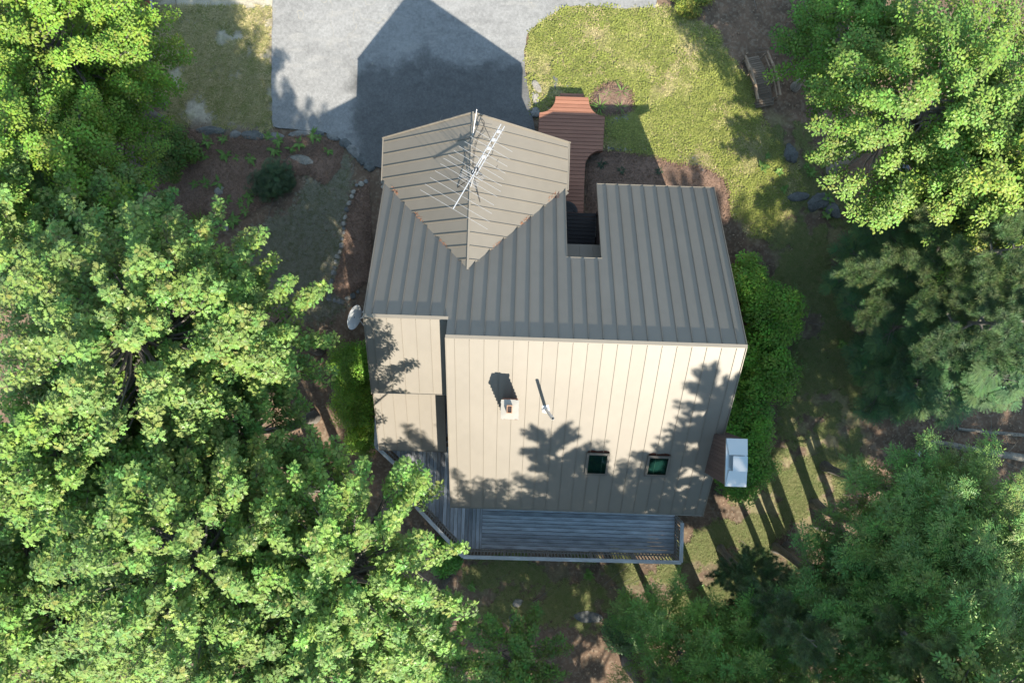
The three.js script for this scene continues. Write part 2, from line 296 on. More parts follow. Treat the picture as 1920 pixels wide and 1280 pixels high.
/* a roof slope: outline in (a,b), f(a,b,lift) gives the local point; panels cut across axis `ax` at seams */
function roofSlope(name, outline, ax, seams, f, opt = {}) {
  seams = seams.slice().sort((a, b) => a - b); const slope = part(name, house), ribH = opt.rib ?? 0.026, [lo, hi] = span(outline, ax), cuts = [lo, ...seams.filter(s => s > lo + 0.02 && s < hi - 0.02), hi];
  mesh('roof_deck', prism(outline, (a, b, l) => f(a, b, l ? -0.17 : -0.012)), M.deckUnder, slope);
  for (let i = 0; i < cuts.length - 1; i++) {
    const P = strip(outline, ax, cuts[i], cuts[i + 1]); if (P.length < 3) continue;
    mesh('roof_panel', prism(P, (a, b, l) => f(a, b, l ? -0.01 : 0), ax), i % 3 === 1 ? M.roofB : M.roof, slope);
  }
  for (const s of cuts.slice(1, -1)) {
    const Q = strip(outline, ax, s - 0.004, s + 0.004); if (Q.length < 3) continue;
    const [b0, b1] = span(Q, 1 - ax), cut = opt.trim ?? 0.06; if (b1 - b0 < 0.25) continue;
    const pt = (b, l) => ax === 0 ? f(s, b, l) : f(b, s, l);
    const A = V(...pt(b0 + (opt.lowTrim ?? cut), ribH / 2)), B = V(...pt(b1 - cut, ribH / 2)), n = V(...pt(b0, 1)).sub(V(...pt(b0, 0)));
    mesh('seam_rib', bar(A.toArray(), B.toArray(), 0.012, ribH, n), M.rib, slope);
  }
  return slope;
}
const seamsMain = []; for (let k = -6; k < 22; k++) seamsMain.push(0.25 + 0.4235 * k);
const W = 8.55, VS = 5.72, VN = 5.4;
const slopeS = (y0, v0) => (u, v, l) => [u, y0 - PITCH * (v0 - v) + l, -v];         // falls to the south
const slopeN = (u, v, l) => [u, RIDGE - PITCH * v + l, -v];
roofSlope('south_roof_slope', [[0, 0], [W, 0], [W, -VS], [0, -VS]], 0, seamsMain, slopeS(RIDGE, 0), { trim: 0.09, lowTrim: 0.01 });
const NOTCH = [3.497, 4.6, 2.6];
roofSlope('north_roof_slope', [[-2.43, 0.5335], [0, 0.5335], [0, 0], [W, 0], [W, VN], [NOTCH[1], VN], [NOTCH[1], NOTCH[2]], [NOTCH[0], NOTCH[2]], [NOTCH[0], VN], [-2.6, VN]].map(p => [p[0], p[1]]), 0, [...seamsMain.filter(s => s > 0.1), -0.1, -0.52, -0.945, -1.368, -1.79, -2.21], slopeN, { rib: 0.042 });
roofSlope('wing_roof_slope', [[-2.43, 0.5335], [-0.02, 0.5335], [-0.06, -1.78], [-2.43, -1.8]], 0, [-2.2, -1.776, -1.353, -0.93, -0.506], slopeS(6.656, 0.5335), { trim: 0.08, lowTrim: 0.01 });
roofSlope('porch_roof_slope', [[-2.66, -1.62], [-0.3, -1.62], [-0.3, -3.98], [-2.66, -3.98]], 0, [-2.44, -2.017, -1.594, -1.17, -0.747], slopeS(3.88, -1.62), { lowTrim: 0.01 });
roofSlope('entry_roof_slope', [[NOTCH[0] - 0.25, 1.9], [4.98, 1.9], [4.98, 3.34], [NOTCH[0] - 0.25, 3.34]], 0, [3.65, 4.07, 4.5], (u, v, l) => [u, 4.28 - PITCH * (v - 1.9) + l, -v]);
/* cross gable over the drive side */
const DU = 0.456, DH = 5.58, DW = 3.145, DBACK = (RIDGE - DH) / PITCH;
const dormerSeams = []; for (let k = 0; k < 12; k++) dormerSeams.push(6.55 - 0.415 * k);
for (const s of [-1, 1]) {
  const vEave = (RIDGE - (DH - PITCH * DW)) / PITCH;
  roofSlope('gable_roof_slope', [[0, 6.9], [0, DBACK - 0.1], [DW, vEave - 0.1], [DW, s < 0 ? 6.7 : 6.75]], 1, dormerSeams, (w, v, l) => [DU + s * w, DH - PITCH * w + l, -v], { trim: 0.04, rib: 0.03 });
  const vl = house.children.at(-1);
  mesh('valley_flashing', bar([DU + s * 0.06, DH - PITCH * 0.06 + 0.006, -(DBACK - 0.16)], [DU + s * (DW - 0.02), DH - PITCH * (DW - 0.02) + 0.004, -(vEave - 0.16)], 0.16, 0.01, V(s * 0.3, 1, -0.3)), M.trim, vl);
  mesh('rake_trim', bar([DU + s * 0.03, DH - 0.07, -6.905], [DU + s * DW, DH - PITCH * DW - 0.07, -(s < 0 ? 6.705 : 6.755)], 0.03, 0.2), M.trim, vl);
  mesh('eave_trim', bar([DU + s * (DW + 0.015), DH - PITCH * DW - 0.06, -6.72], [DU + s * (DW + 0.015), DH - PITCH * DW - 0.06, -(vEave - 0.1)], 0.03, 0.16), M.trim, vl);
  /* pine needles caught along the valley */
  const r = rng(70 + s), gs = []; for (let i = 0; i < 90; i++) { const t = clamp(0.25 + 0.3 * (Math.floor(r() * 3)) + 0.09 * (r() - 0.5)); const w = mix(0.1, DW - 0.1, t), v = mix(DBACK, vEave, t) - 0.03 + 0.12 * r(); const y = DH - PITCH * w + 0.012, a = r() * 6.28, L = 0.05; gs.push(rod([DU + s * w, y, -v], [DU + s * w + L * Math.cos(a), y + 0.012, -v + L * Math.sin(a)], 0.004, 3)); }
  const nd = mesh('fallen_needles', mergeGeometries(gs), S({ color: rgb(0.36, 0.13, 0.05), roughness: 1 }), vl); nd.userData.kind = 'stuff';
}
/* ridge caps and rake edges */
const ridges = part('ridge_caps', house);
mesh('ridge_cap', bar([-0.01, RIDGE + 0.022, 0.01], [W + 0.02, RIDGE + 0.022, 0.01], 0.1, 0.036), M.trim, ridges);
mesh('ridge_cap', bar([-2.45, 6.672, -0.525], [0.02, 6.672, -0.525], 0.1, 0.036), M.trim, ridges);
mesh('ridge_cap', bar([DU, DH + 0.014, -6.93], [DU, DH + 0.014, -DBACK + 0.02], 0.06, 0.03), M.trim, ridges);
const rakes = part('rake_edges', house);
for (const [a, b] of [[[W + 0.012, RIDGE - 0.05, 0], [W + 0.012, RIDGE - PITCH * VS - 0.05, VS]], [[W + 0.012, RIDGE - 0.05, 0], [W + 0.012, RIDGE - PITCH * VN - 0.05, -VN]], [[-0.012, RIDGE - 0.05, 0], [-0.012, RIDGE - PITCH * VS - 0.05, VS]], [[-2.445, 6.606, -0.53], [-2.445, 5.0, 1.8]], [[-2.445, 6.606, -0.54], [-2.6, RIDGE - PITCH * VN - 0.05, -VN]], [[-2.672, 3.83, 1.62], [-2.672, 2.22, 3.98]]]) mesh('rake_edge', bar(a, b, 0.02, 0.16), M.trim, rakes);
for (const [a, b] of [[[0, RIDGE - PITCH * VS - 0.06, VS + 0.012], [W, RIDGE - PITCH * VS - 0.06, VS + 0.012]], [[NOTCH[1], RIDGE - PITCH * VN - 0.06, -VN - 0.012], [W, RIDGE - PITCH * VN - 0.06, -VN - 0.012]], [[-2.43, 5.01, 1.805], [-0.06, 5.01, 1.795]], [[-2.66, 2.2, 3.992], [-0.3, 2.2, 3.992]], [[NOTCH[0], RIDGE - PITCH * NOTCH[2] - 0.07, -NOTCH[2] - 0.012], [NOTCH[1], RIDGE - PITCH * NOTCH[2] - 0.07, -NOTCH[2] - 0.012]], [[NOTCH[1] - 0.012, RIDGE - PITCH * NOTCH[2] - 0.07, -NOTCH[2]], [NOTCH[1] - 0.012, RIDGE - PITCH * VN - 0.07, -VN]], [[NOTCH[0] + 0.012, RIDGE - PITCH * NOTCH[2] - 0.07, -NOTCH[2]], [NOTCH[0] + 0.012, RIDGE - PITCH * VN - 0.07, -VN]]]) mesh('eave_trim', bar(a, b, 0.02, 0.15), M.trim, rakes);
/* walls */
function wallPoly(name, pts, axis, at, thick, parent = house) { // pts [[a,y]...] on plane axis=at
  return mesh(name, prism(pts, (a, y, l) => axis === 'u' ? [at + (l ? thick : 0), y, a] : [a, y, at + (l ? thick : 0)]), M.wall, parent);
}
const FLOOR = 0.3, BASE = -2.3, rf = (v) => RIDGE - PITCH * Math.abs(v) - 0.2;
wallPoly('east_wall', [[5.3, BASE], [5.3, rf(5.3)], [0, rf(0)], [-5.0, rf(5)], [-5.0, BASE]], 'u', 8.2, -0.15);
wallPoly('west_wall', [[5.3, BASE], [5.3, rf(5.3)], [0, rf(0)], [-0.6, rf(0.6)], [-0.6, BASE]], 'u', 0.12, 0.15);
wallPoly('south_wall', [[0.28, BASE], [8.04, BASE], [8.04, rf(5.1)], [0.28, rf(5.1)]], 'z', 5.3, -0.15);
wallPoly('north_wall', [[4.9, BASE], [8.04, BASE], [8.04, rf(4.95)], [4.9, rf(4.95)]], 'z', -5.0, 0.15);
wallPoly('entry_side_wall', [[-4.84, BASE], [-4.84, rf(4.9)], [-3.2, rf(3.2)], [-3.2, BASE]], 'u', 4.95, 0.15);
wallPoly('entry_side_wall', [[-6.4, BASE], [-6.4, 3.1], [-3.0, rf(3.0) - 0.3], [-3.0, BASE]], 'u', 3.3, -0.15);
wallPoly('entry_wall', [[3.3, BASE], [4.95, BASE], [4.95, 3.2], [3.3, 3.2]], 'z', -3.05, 0.15);
wallPoly('gable_wall', [[DU - 2.8, BASE], [DU + 2.8, BASE], [DU + 2.8, DH - PITCH * 2.8 - 0.2], [DU, DH - 0.2], [DU - 2.8, DH - PITCH * 2.8 - 0.2]], 'z', -6.4, 0.15);
wallPoly('wing_west_wall', [[1.45, BASE], [1.45, 4.9], [-0.53, 6.4], [-5.2, RIDGE - PITCH * 5.2 - 0.2], [-6.25, 3.0], [-6.25, BASE]], 'u', -2.25, 0.15);
wallPoly('wing_south_wall', [[-2.1, BASE], [0.1, BASE], [0.1, 4.9], [-2.1, 4.9]], 'z', 1.45, -0.15);
for (const [name, geo] of [['foundation', box(0.1, 8.22, BASE - 0.3, -0.1, -5.02, 5.32)]]) mesh(name, geo, M.concrete, house);
/* windows and doors on the walls the deck looks onto */
function wallWindow(u0, u1, y0, y1, z, n) { const w = part('window', house); mesh('frame', mergeGeometries([box(u0, u1, y0, y0 + 0.07, z, z + n * 0.05), box(u0, u1, y1 - 0.07, y1, z, z + n * 0.05), box(u0, u0 + 0.07, y0 + 0.07, y1 - 0.07, z, z + n * 0.05), box(u1 - 0.07, u1, y0 + 0.07, y1 - 0.07, z, z + n * 0.05)].map(g => n < 0 ? g : g)), M.frame, w); mesh('pane', box(u0 + 0.07, u1 - 0.07, y0 + 0.07, y1 - 0.07, z + n * 0.012, z + n * 0.02), S({ color: rgb(0.03, 0.04, 0.045), roughness: 0.05 }), w); }
wallWindow(1.2, 3.2, 0.4, 2.4, 5.302, 1); wallWindow(4.2, 5.6, 1.0, 2.3, 5.302, 1); wallWindow(6.3, 7.6, 1.0, 2.3, 5.302, 1); wallWindow(-0.4, 1.3, 1.2, 2.6, -6.402, -1); wallWindow(5.6, 7.2, 1.0, 2.3, -5.002, -1);
/* skylights */
for (const [u0, u1, va, vb] of [[4.455, 5.04, -3.58, -4.23], [6.40, 6.99, -3.61, -4.2]]) {
  const sk = part('skylight', house), F = slopeS(RIDGE, 0), e = 0.075;
  const ring = [[u0 - e, va + e, u1 + e, va], [u0 - e, vb, u1 + e, vb - e], [u0 - e, va, u0, vb], [u1, va, u1 + e, vb]];
  mesh('curb_frame', mergeGeometries(ring.map(([a, b, c, d]) => prism([[a, b], [c, b], [c, d], [a, d]], (x, y, l) => F(x, y, l ? 0.005 : 0.11)))), M.frame, sk);
  mesh('pane', prism([[u0, va], [u1, va], [u1, vb], [u0, vb]], (x, y, l) => F(x, y, l ? 0.082 : 0.09)), M.glass, sk);
  mesh('light_well', prism([[u0, va], [u1, va], [u1, vb], [u0, vb]], (x, y, l) => F(x, y, l ? 0.004 : 0.01)), S({ color: rgb(0.02, 0.04, 0.036), roughness: 0.6 }), sk);
  mesh('rusty_flashing', prism([[u0 - 0.04, va + 0.12], [u0 + 0.1, va + 0.17], [u0 + 0.25, va + 0.13], [u1 - 0.1, va + 0.16], [u1 + 0.06, va + 0.13], [u1 + 0.06, va + 0.085], [u0 - 0.04, va + 0.085]], (x, y, l) => F(x, y, l ? 0.003 : 0.018 + 0.012 * hash(Math.round(x * 50), 3))), M.rust, sk);
}
/* brick chimney on the sunny slope */
{
  const c = part('chimney', house), u0 = 1.66, u1 = 2.12, z0 = 1.78, z1 = 2.28, top = 6.95, F = v => RIDGE - PITCH * v;
  let row = 0; for (let y = F(z1) - 0.1; y < top - 0.12; y += 0.075, row++) {
    const L = 0.215, off = row % 2 ? 0.11 : 0;
    for (const [ax, fix, a0, a1, inn] of [['z', z0, u0, u1, 1], ['z', z1, u0, u1, -1], ['u', u0, z0, z1, 1], ['u', u1, z0, z1, -1]]) for (let a = a0 - off; a < a1 - 0.02; a += L + 0.01) {
      const p = Math.max(a, a0), q = Math.min(a + L, a1); if (q - p < 0.04) continue; const d = fix + inn * 0.09, k = (row * 7 + Math.round(a * 10)) % 3;
      const zz = ax === 'z' ? fix : (p + q) / 2; if (y + 0.07 < F(zz) - 0.05) continue;
      mesh('brick', ax === 'z' ? box(p, q, y, y + 0.065, Math.min(fix, d), Math.max(fix, d)) : box(Math.min(fix, d), Math.max(fix, d), y, y + 0.065, p + 0.092, Math.max(p + 0.1, q - 0.092)), M.brick[Math.abs(k)], c);
    }
  }
  mesh('mortar_core', box(u0 + 0.012, u1 - 0.012, F(z1) - 0.2, top - 0.1, z0 + 0.012, z1 - 0.012), M.concrete, c);
  const cr = new THREE.BoxGeometry(u1 - u0 + 0.05, 0.1, z1 - z0 + 0.05, 8, 2, 8); { const p = cr.attributes.position; for (let i = 0; i < p.count; i++) { const k = p.getY(i) > 0 ? 0.018 : 0.008; p.setXYZ(i, p.getX(i) + k * (vnoise(p.getX(i) * 20 + p.getY(i) * 9, p.getZ(i) * 20, 3) - 0.5) * 2, p.getY(i) + (p.getY(i) > 0 ? -0.12 * Math.max(Math.abs(p.getX(i)), Math.abs(p.getZ(i))) + 0.012 * vnoise(p.getX(i) * 40, p.getZ(i) * 40, 5) : 0), p.getZ(i) + k * (vnoise(p.getX(i) * 20, p.getZ(i) * 20 + p.getY(i) * 9, 4) - 0.5) * 2); } cr.computeVertexNormals(); }
  cr.translate((u0 + u1) / 2, top - 0.05, (z0 + z1) / 2); mesh('crown', cr, M.crown, c);
  const fu = 1.8, fU = 1.96, fz = 1.9, fZ = 2.13;
  mesh('flue', mergeGeometries([box(fu, fu + 0.022, top - 0.05, top + 0.14, fz, fZ), box(fU - 0.022, fU, top - 0.05, top + 0.14, fz, fZ), box(fu + 0.022, fU - 0.022, top - 0.05, top + 0.14, fz, fz + 0.022), box(fu + 0.022, fU - 0.022, top - 0.05, top + 0.14, fZ - 0.022, fZ)]), S({ color: rgb(0.42, 0.25, 0.16), roughness: 0.9 }), c);
  mesh('flue_throat', box(fu + 0.024, fU - 0.024, top - 0.2, top - 0.02, fz + 0.024, fZ - 0.024), M.dark, c);
}
/* vent pipe */
{
  const v = part('vent_pipe', house), u = 2.98, z = 2.09, y = RIDGE - PITCH * z;
  mesh('boot', (() => { const g = new THREE.CylinderGeometry(0.055, 0.13, 0.1, 14); g.translate(u, y + 0.05, z); return g; })(), M.white, v);
  mesh('boot_flange', prism([[u - 0.12, -z + 0.11], [u + 0.08, -z + 0.13], [u + 0.11, -z - 0.06], [u - 0.1, -z - 0.12]], (a, b, l) => slopeS(RIDGE, 0)(a, b, l ? 0.003 : 0.012)), M.white, v);
  const P = [V(u, y, z), V(u + 0.13, y + 1.5, z + 0.14)], d = P[1].clone().sub(P[0]).normalize();
  const pts = []; for (const [r, t] of [[0.048, 0], [0.048, 1], [0.036, 1], [0.036, 0.8]]) pts.push(new THREE.Vector2(r, t * 1.5));
  const g = new THREE.LatheGeometry(pts, 16); g.applyQuaternion(new THREE.Quaternion().setFromUnitVectors(V(0, 1, 0), d)); g.translate(u, y, z); mesh('pipe', g, M.white, v);
  const plug = new THREE.CylinderGeometry(0.035, 0.035, 0.02, 12); plug.applyQuaternion(new THREE.Quaternion().setFromUnitVectors(V(0, 1, 0), d)); plug.translate(u + d.x * 1.25, y + d.y * 1.25, z + d.z * 1.25); mesh('pipe_throat', plug, M.dark, v);
}
/* board clad chimney chase on the east wall with its metal cap */
{
  const c = part('chimney_chase', house), u0 = 8.26, u1 = 8.84, z0 = 2.72, z1 = 4.08, top = 6.42, n = 12, m = 5;
  for (let i = 0; i < n; i++) { const a = mix(z0, z1, i / n) + 0.004, b = mix(z0, z1, (i + 1) / n) - 0.004; for (const [q, s] of [[u0, 1], [u1, -1]]) mesh('siding_board', box(Math.min(q, q + s * 0.02), Math.max(q, q + s * 0.02), BASE, top, a, b), (i * 5) % 3 ? M.siding : M.sidingB, c); }
  for (let i = 0; i < m; i++) { const a = mix(u0 + 0.021, u1 - 0.021, i / m) + 0.004, b = mix(u0 + 0.021, u1 - 0.021, (i + 1) / m) - 0.004; for (const [q, s] of [[z0, 1], [z1, -1]]) mesh('siding_board', box(a, b, BASE, top, Math.min(q, q + s * 0.02), Math.max(q, q + s * 0.02)), i % 2 ? M.siding : M.sidingB, c); }
  mesh('sheathing', box(u0 + 0.022, u1 - 0.022, BASE, top - 0.02, z0 + 0.022, z1 - 0.022), M.deckUnder, c);
  const cap = mesh('metal_cap', mergeGeometries([box(u0 - 0.02, u1 + 0.02, top - 0.07, top + 0.004, z0 - 0.02, z1 + 0.02),
    // folded pan: two sloping wings that fall from the box
    prism([[u0 - 0.02, z0 - 0.02], [u1 + 0.02, z0 - 0.02], [u1 + 0.01, z0 + 0.45], [u0 + 0.06, z0 + 0.45]], (a, b, l) => [a, top + (l ? 0.006 : 0.012 + 0.07 * sstep(z0, z0 + 0.45, b)), b]),
    prism([[u0 - 0.02, z1 + 0.02], [u1 + 0.02, z1 + 0.02], [u1 + 0.01, z1 - 0.45], [u0 + 0.06, z1 - 0.45]], (a, b, l) => [a, top + (l ? 0.006 : 0.012 + 0.07 * sstep(z1, z1 - 0.45, b)), b])]), M.cap, c);
  mesh('cap_lid', box(u0 + 0.13, u1 - 0.03, top + 0.2, top + 0.215, z0 + 0.46, z1 - 0.46), M.cap, c);
  mesh('cap_hood', box(u0 + 0.15, u1 - 0.05, top + 0.006, top + 0.17, z0 + 0.48, z1 - 0.48), S({ color: rgb(0.25, 0.28, 0.3), roughness: 0.35, metalness: 0.9 }), c);
  mesh('cap_screen', mergeGeometries([0.17, 0.3, 0.43].map(k => box(u0 + k, u0 + k + 0.012, top + 0.17, top + 0.2, z0 + 0.48, z1 - 0.48))), M.frame, c);
  void cap;
}

/* ------------------------------------------------ timber decks */
function planks(parent, P, ax, pitch, y, thick, mats, seed, skew = 0) {
  const r = rng(seed), [lo, hi] = span(P, ax);
  for (let a = lo; a < hi - 0.02; a += pitch) {
    const Q = strip(P, ax, a + 0.008, Math.min(a + pitch - 0.008, hi)); if (Q.length < 3) continue;
    const o = r() * 7, dy = (r() - 0.5) * 0.005, g = prism(Q, (x, z, l) => [x, y + dy - (l ? thick : 0), z], ax === 0 ? 1 : 0);
    const uv = g.attributes.uv; for (let i = 0; i < uv.count; i++) uv.setXY(i, uv.getX(i) + o, uv.getY(i) + o * 1.7);
    mesh('deck_board', g, mats[Math.floor(r() * mats.length)], parent);
  }
}
function railing(parent, pts, y, high, gap) {
  const rl = part('railing', parent);
  for (let i = 0; i < pts.length - 1; i++) {
    const [a, b] = [pts[i], pts[i + 1]], L = Math.hypot(b[0] - a[0], b[1] - a[1]), n = Math.round(L / gap), dx = (b[0] - a[0]) / L, dz = (b[1] - a[1]) / L;
    mesh('top_rail', bar([a[0], y + high - 0.02, a[1]], [b[0], y + high - 0.02, b[1]], 0.135, 0.038), M.rail, rl);
    for (const [h, w] of [[high - 0.07, 0.036], [0.09, 0.036]]) mesh('cross_rail', bar([a[0], y + h, a[1]], [b[0], y + h, b[1]], w, 0.085), M.railDark, rl);
    for (let k = 0; k <= n; k++) { if (k === 0 && i > 0) continue; const t = k / n, x = mix(a[0], b[0], t), z = mix(a[1], b[1], t), post = k === 0 || k === n || k % Math.max(2, Math.round(1.6 / gap)) === 0; mesh(post ? 'post' : 'baluster', post ? box(x - 0.045, x + 0.045, y - 0.2, y + high - 0.04, z - 0.045, z + 0.045) : bar([x - dz * 0.036, y + 0.03, z + dx * 0.036], [x - dz * 0.036, y + high - 0.04, z + dx * 0.036], 0.036, 0.036, V(dx, 0, dz)), M.railDark, rl); }
  }
  return rl;
}
const deckY = FLOOR;
const back = thing('back_deck', 'weathered grey timber deck with railing wrapping the south side of the house', 'deck', [HOUSE.x, 0, HOUSE.z], HOUSE.turn);
const rpt = [[8.36, 6.45], [8.36, 7.9], [0.36, 7.96], [-2.1, 5.53], [-2.14, 4.77], [-3.0, 4.02], [-3.02, 1.6]];
{
  const inn = [[8.3, 5.32], [8.3, 7.84], [0.98, 7.9], [0.98, 5.32]];
  planks(back, inn, 1, 0.142, deckY, 0.03, M.greyDeck, 11);
  planks(back, [[0.972, 5.32], [0.972, 7.9], [0.4, 7.9], [-2.03, 5.48], [-2.07, 4.72], [-2.93, 3.98], [-2.95, 1.47], [0.1, 1.47], [0.1, 5.32]], 0, 0.142, deckY, 0.03, M.greyDeck, 12);
  mesh('rim_joist', bar([8.34, deckY - 0.17, 7.87], [0.38, deckY - 0.17, 7.93], 0.04, 0.24), M.railDark, back);
  mesh('rim_joist', bar([8.33, deckY - 0.17, 5.32], [8.33, deckY - 0.17, 7.84], 0.04, 0.24), M.railDark, back);
  mesh('rim_joist', bar([0.36, deckY - 0.17, 7.9], [-2.07, deckY - 0.17, 5.5], 0.04, 0.24), M.railDark, back);
  for (let k = 0; k < 9; k++) mesh('joist', box(0.6 + k * 0.95, 0.64 + k * 0.95, deckY - 0.27, deckY - 0.035, 5.34, 7.82), M.railDark, back);
  for (const [x, z] of [[8.2, 7.75], [5.6, 7.75], [3, 7.75], [0.5, 7.75], [-1.0, 6.3], [-2.0, 5.0], [-2.85, 3.8], [-2.85, 2.0]]) mesh('support_post', box(x - 0.07, x + 0.07, BASE - 0.4, deckY - 0.06, z - 0.07, z + 0.07), M.railDark, back);
  railing(back, rpt, deckY, 0.92, 0.125);
  const st = part('side_stair', back); for (let k = 0; k < 5; k++) mesh('tread', box(8.36 + k * 0.27, 8.62 + k * 0.27, deckY - 0.22 - k * 0.19, deckY - 0.18 - k * 0.19, 5.5, 6.4), M.greyDeck[k % 3], st);
  for (const z of [5.46, 6.42]) mesh('stringer', bar([8.34, deckY - 0.28, z], [9.75, deckY - 1.32, z], 0.04, 0.2), M.railDark, st);
}
/* porch post and beam under the low roof */
{ mesh('porch_beam', box(-2.6, -0.1, 1.98, 2.14, 3.7, 3.82), M.deckUnder, house); for (const u of [-2.5, -0.5]) mesh('porch_post', box(u - 0.06, u + 0.06, deckY, 1.98, 3.7, 3.82), M.deckUnder, house); }
const front = thing('entry_deck', 'reddish brown composite entry deck with concave rounded corners and a step', 'deck', [HOUSE.x, 0, HOUSE.z], HOUSE.turn);
{
  const y = 0.52, arc = (cx, cz, r, a0, a1, n = 9) => Array.from({ length: n }, (_, i) => { const a = mix(a0, a1, i / (n - 1)); return [cx + r * Math.cos(a), cz + r * Math.sin(a)]; });
  const H = Math.PI / 2;
  const P = [[2.64, -6.42], [2.64, -8.74], ...arc(2.66, -9.36, 0.58, H, 0.12), [3.24, -9.42], [4.47, -9.42], ...arc(5.12, -9.34, 0.62, Math.PI, H), [5.14, -8.72], [5.1, -7.4], ...arc(5.06, -6.78, 0.62, -H, -Math.PI), [4.44, -6.6], [4.44, -4.97], [3.32, -4.97], [3.32, -6.42]];
  planks(front, P, 1, 0.142, y, 0.028, M.comp, 21);
  const st = part('step', front); planks(st, [[3.42, -9.62], [4.33, -9.62], [4.33, -9.43], [3.42, -9.43]], 1, 0.1, y - 0.17, 0.028, M.comp, 22);
  mesh('riser', box(3.42, 4.33, y - 0.36, y - 0.2, -9.5, -9.47), M.comp[1], st);
  for (const u of [3.46, 4.29]) mesh('stringer', box(u - 0.02, u + 0.02, -0.1, y - 0.2, -9.6, -9.42), M.brown[0], st);
  // skirting below the edge boards
  for (let i = 0; i < P.length - 4; i++) { const a = P[i], b = P[i + 1]; mesh('skirt_board', bar([a[0], y - 0.13, a[1]], [b[0], y - 0.13, b[1]], 0.022, 0.2), M.comp[i % 3], front); }
  for (const [u, z] of [[2.75, -8.6], [3.4, -9.3], [4.3, -9.3], [5.0, -8.6], [5.0, -7.5], [4.35, -6.4], [3.4, -5.2], [2.75, -6.6]]) mesh('support_post', box(u - 0.06, u + 0.06, -0.6, y - 0.03, z - 0.06, z + 0.06), M.brown[1], front);
  const porch = part('porch_landing', front); planks(porch, [[3.32, -4.965], [4.9, -4.965], [4.9, -3.08], [3.32, -3.08]], 1, 0.142, y + 0.15, 0.03, M.compDark, 23);
  mesh('edge_riser', box(3.32, 4.9, y - 0.3, y + 0.118, -4.96, -4.94), M.compDark[1], porch);
  mesh('edge_strip', box(4.9, 4.93, y - 0.2, y + 0.17, -4.97, -4.05), M.concrete, porch);
}
/* half moon doormat */
{
  const mat = thing('doormat', 'black half moon doormat at the step of the entry deck', 'doormat', [HOUSE.x, 0, HOUSE.z], HOUSE.turn), y = 0.524, c = [3.78, -5.0], half = (r, z0) => { const q = []; for (let i = 0; i <= 18; i++) { const a = Math.PI + Math.PI * i / 18; q.push([c[0] + r * 1.05 * Math.cos(a), Math.min(z0, c[1] + r * Math.sin(a) * 1.0)]); } return q; };
  mesh('backing', prism(half(0.42, -5.0), (a, b, l) => [a, y + (l ? 0 : 0.006), b]), M.compDark[0], mat);
  for (const [ra, rb] of [[0.42, 0.34], [0.3, 0.27]]) { const o = half(ra, -5.0), i2 = half(rb, -5.0 - 0.0).reverse(); mesh('border_band', prism([...o, ...i2.map(([a, b]) => [a, b])], (a, b, l) => [a, y + (l ? 0.006 : 0.016), b]), M.black, mat); }
  mesh('border_band', box(c[0] - 0.34, c[0] + 0.34, y + 0.006, y + 0.016, -5.075, -5.005), M.black, mat);
}
/* weathered boardwalk along the west wall */
{
  const w = thing('boardwalk', 'narrow weathered grey boardwalk along the shaded west wall', 'boardwalk', [HOUSE.x, 0, HOUSE.z], HOUSE.turn), r = rng(9);
  for (let k = 0; k < 5; k++) for (const [z0, z1] of [[-6.45, -4.95], [-4.93, -2.2]]) mesh('walk_board', bar([-3.05 + k * 0.125, 0.02 - (z0 > -5 ? 0.02 : 0), z0], [-3.05 + k * 0.125, 0.02 - (z0 > -5 ? 0.02 : 0), z1], 0.115, 0.04), M.greyDeck[Math.floor(r() * 3)], w);
  for (const z of [-6.3, -5.1, -4.6, -2.5]) mesh('bearer', box(-3.1, -2.45, -0.5, -0.025, z - 0.05, z + 0.05), M.railDark, w);
}

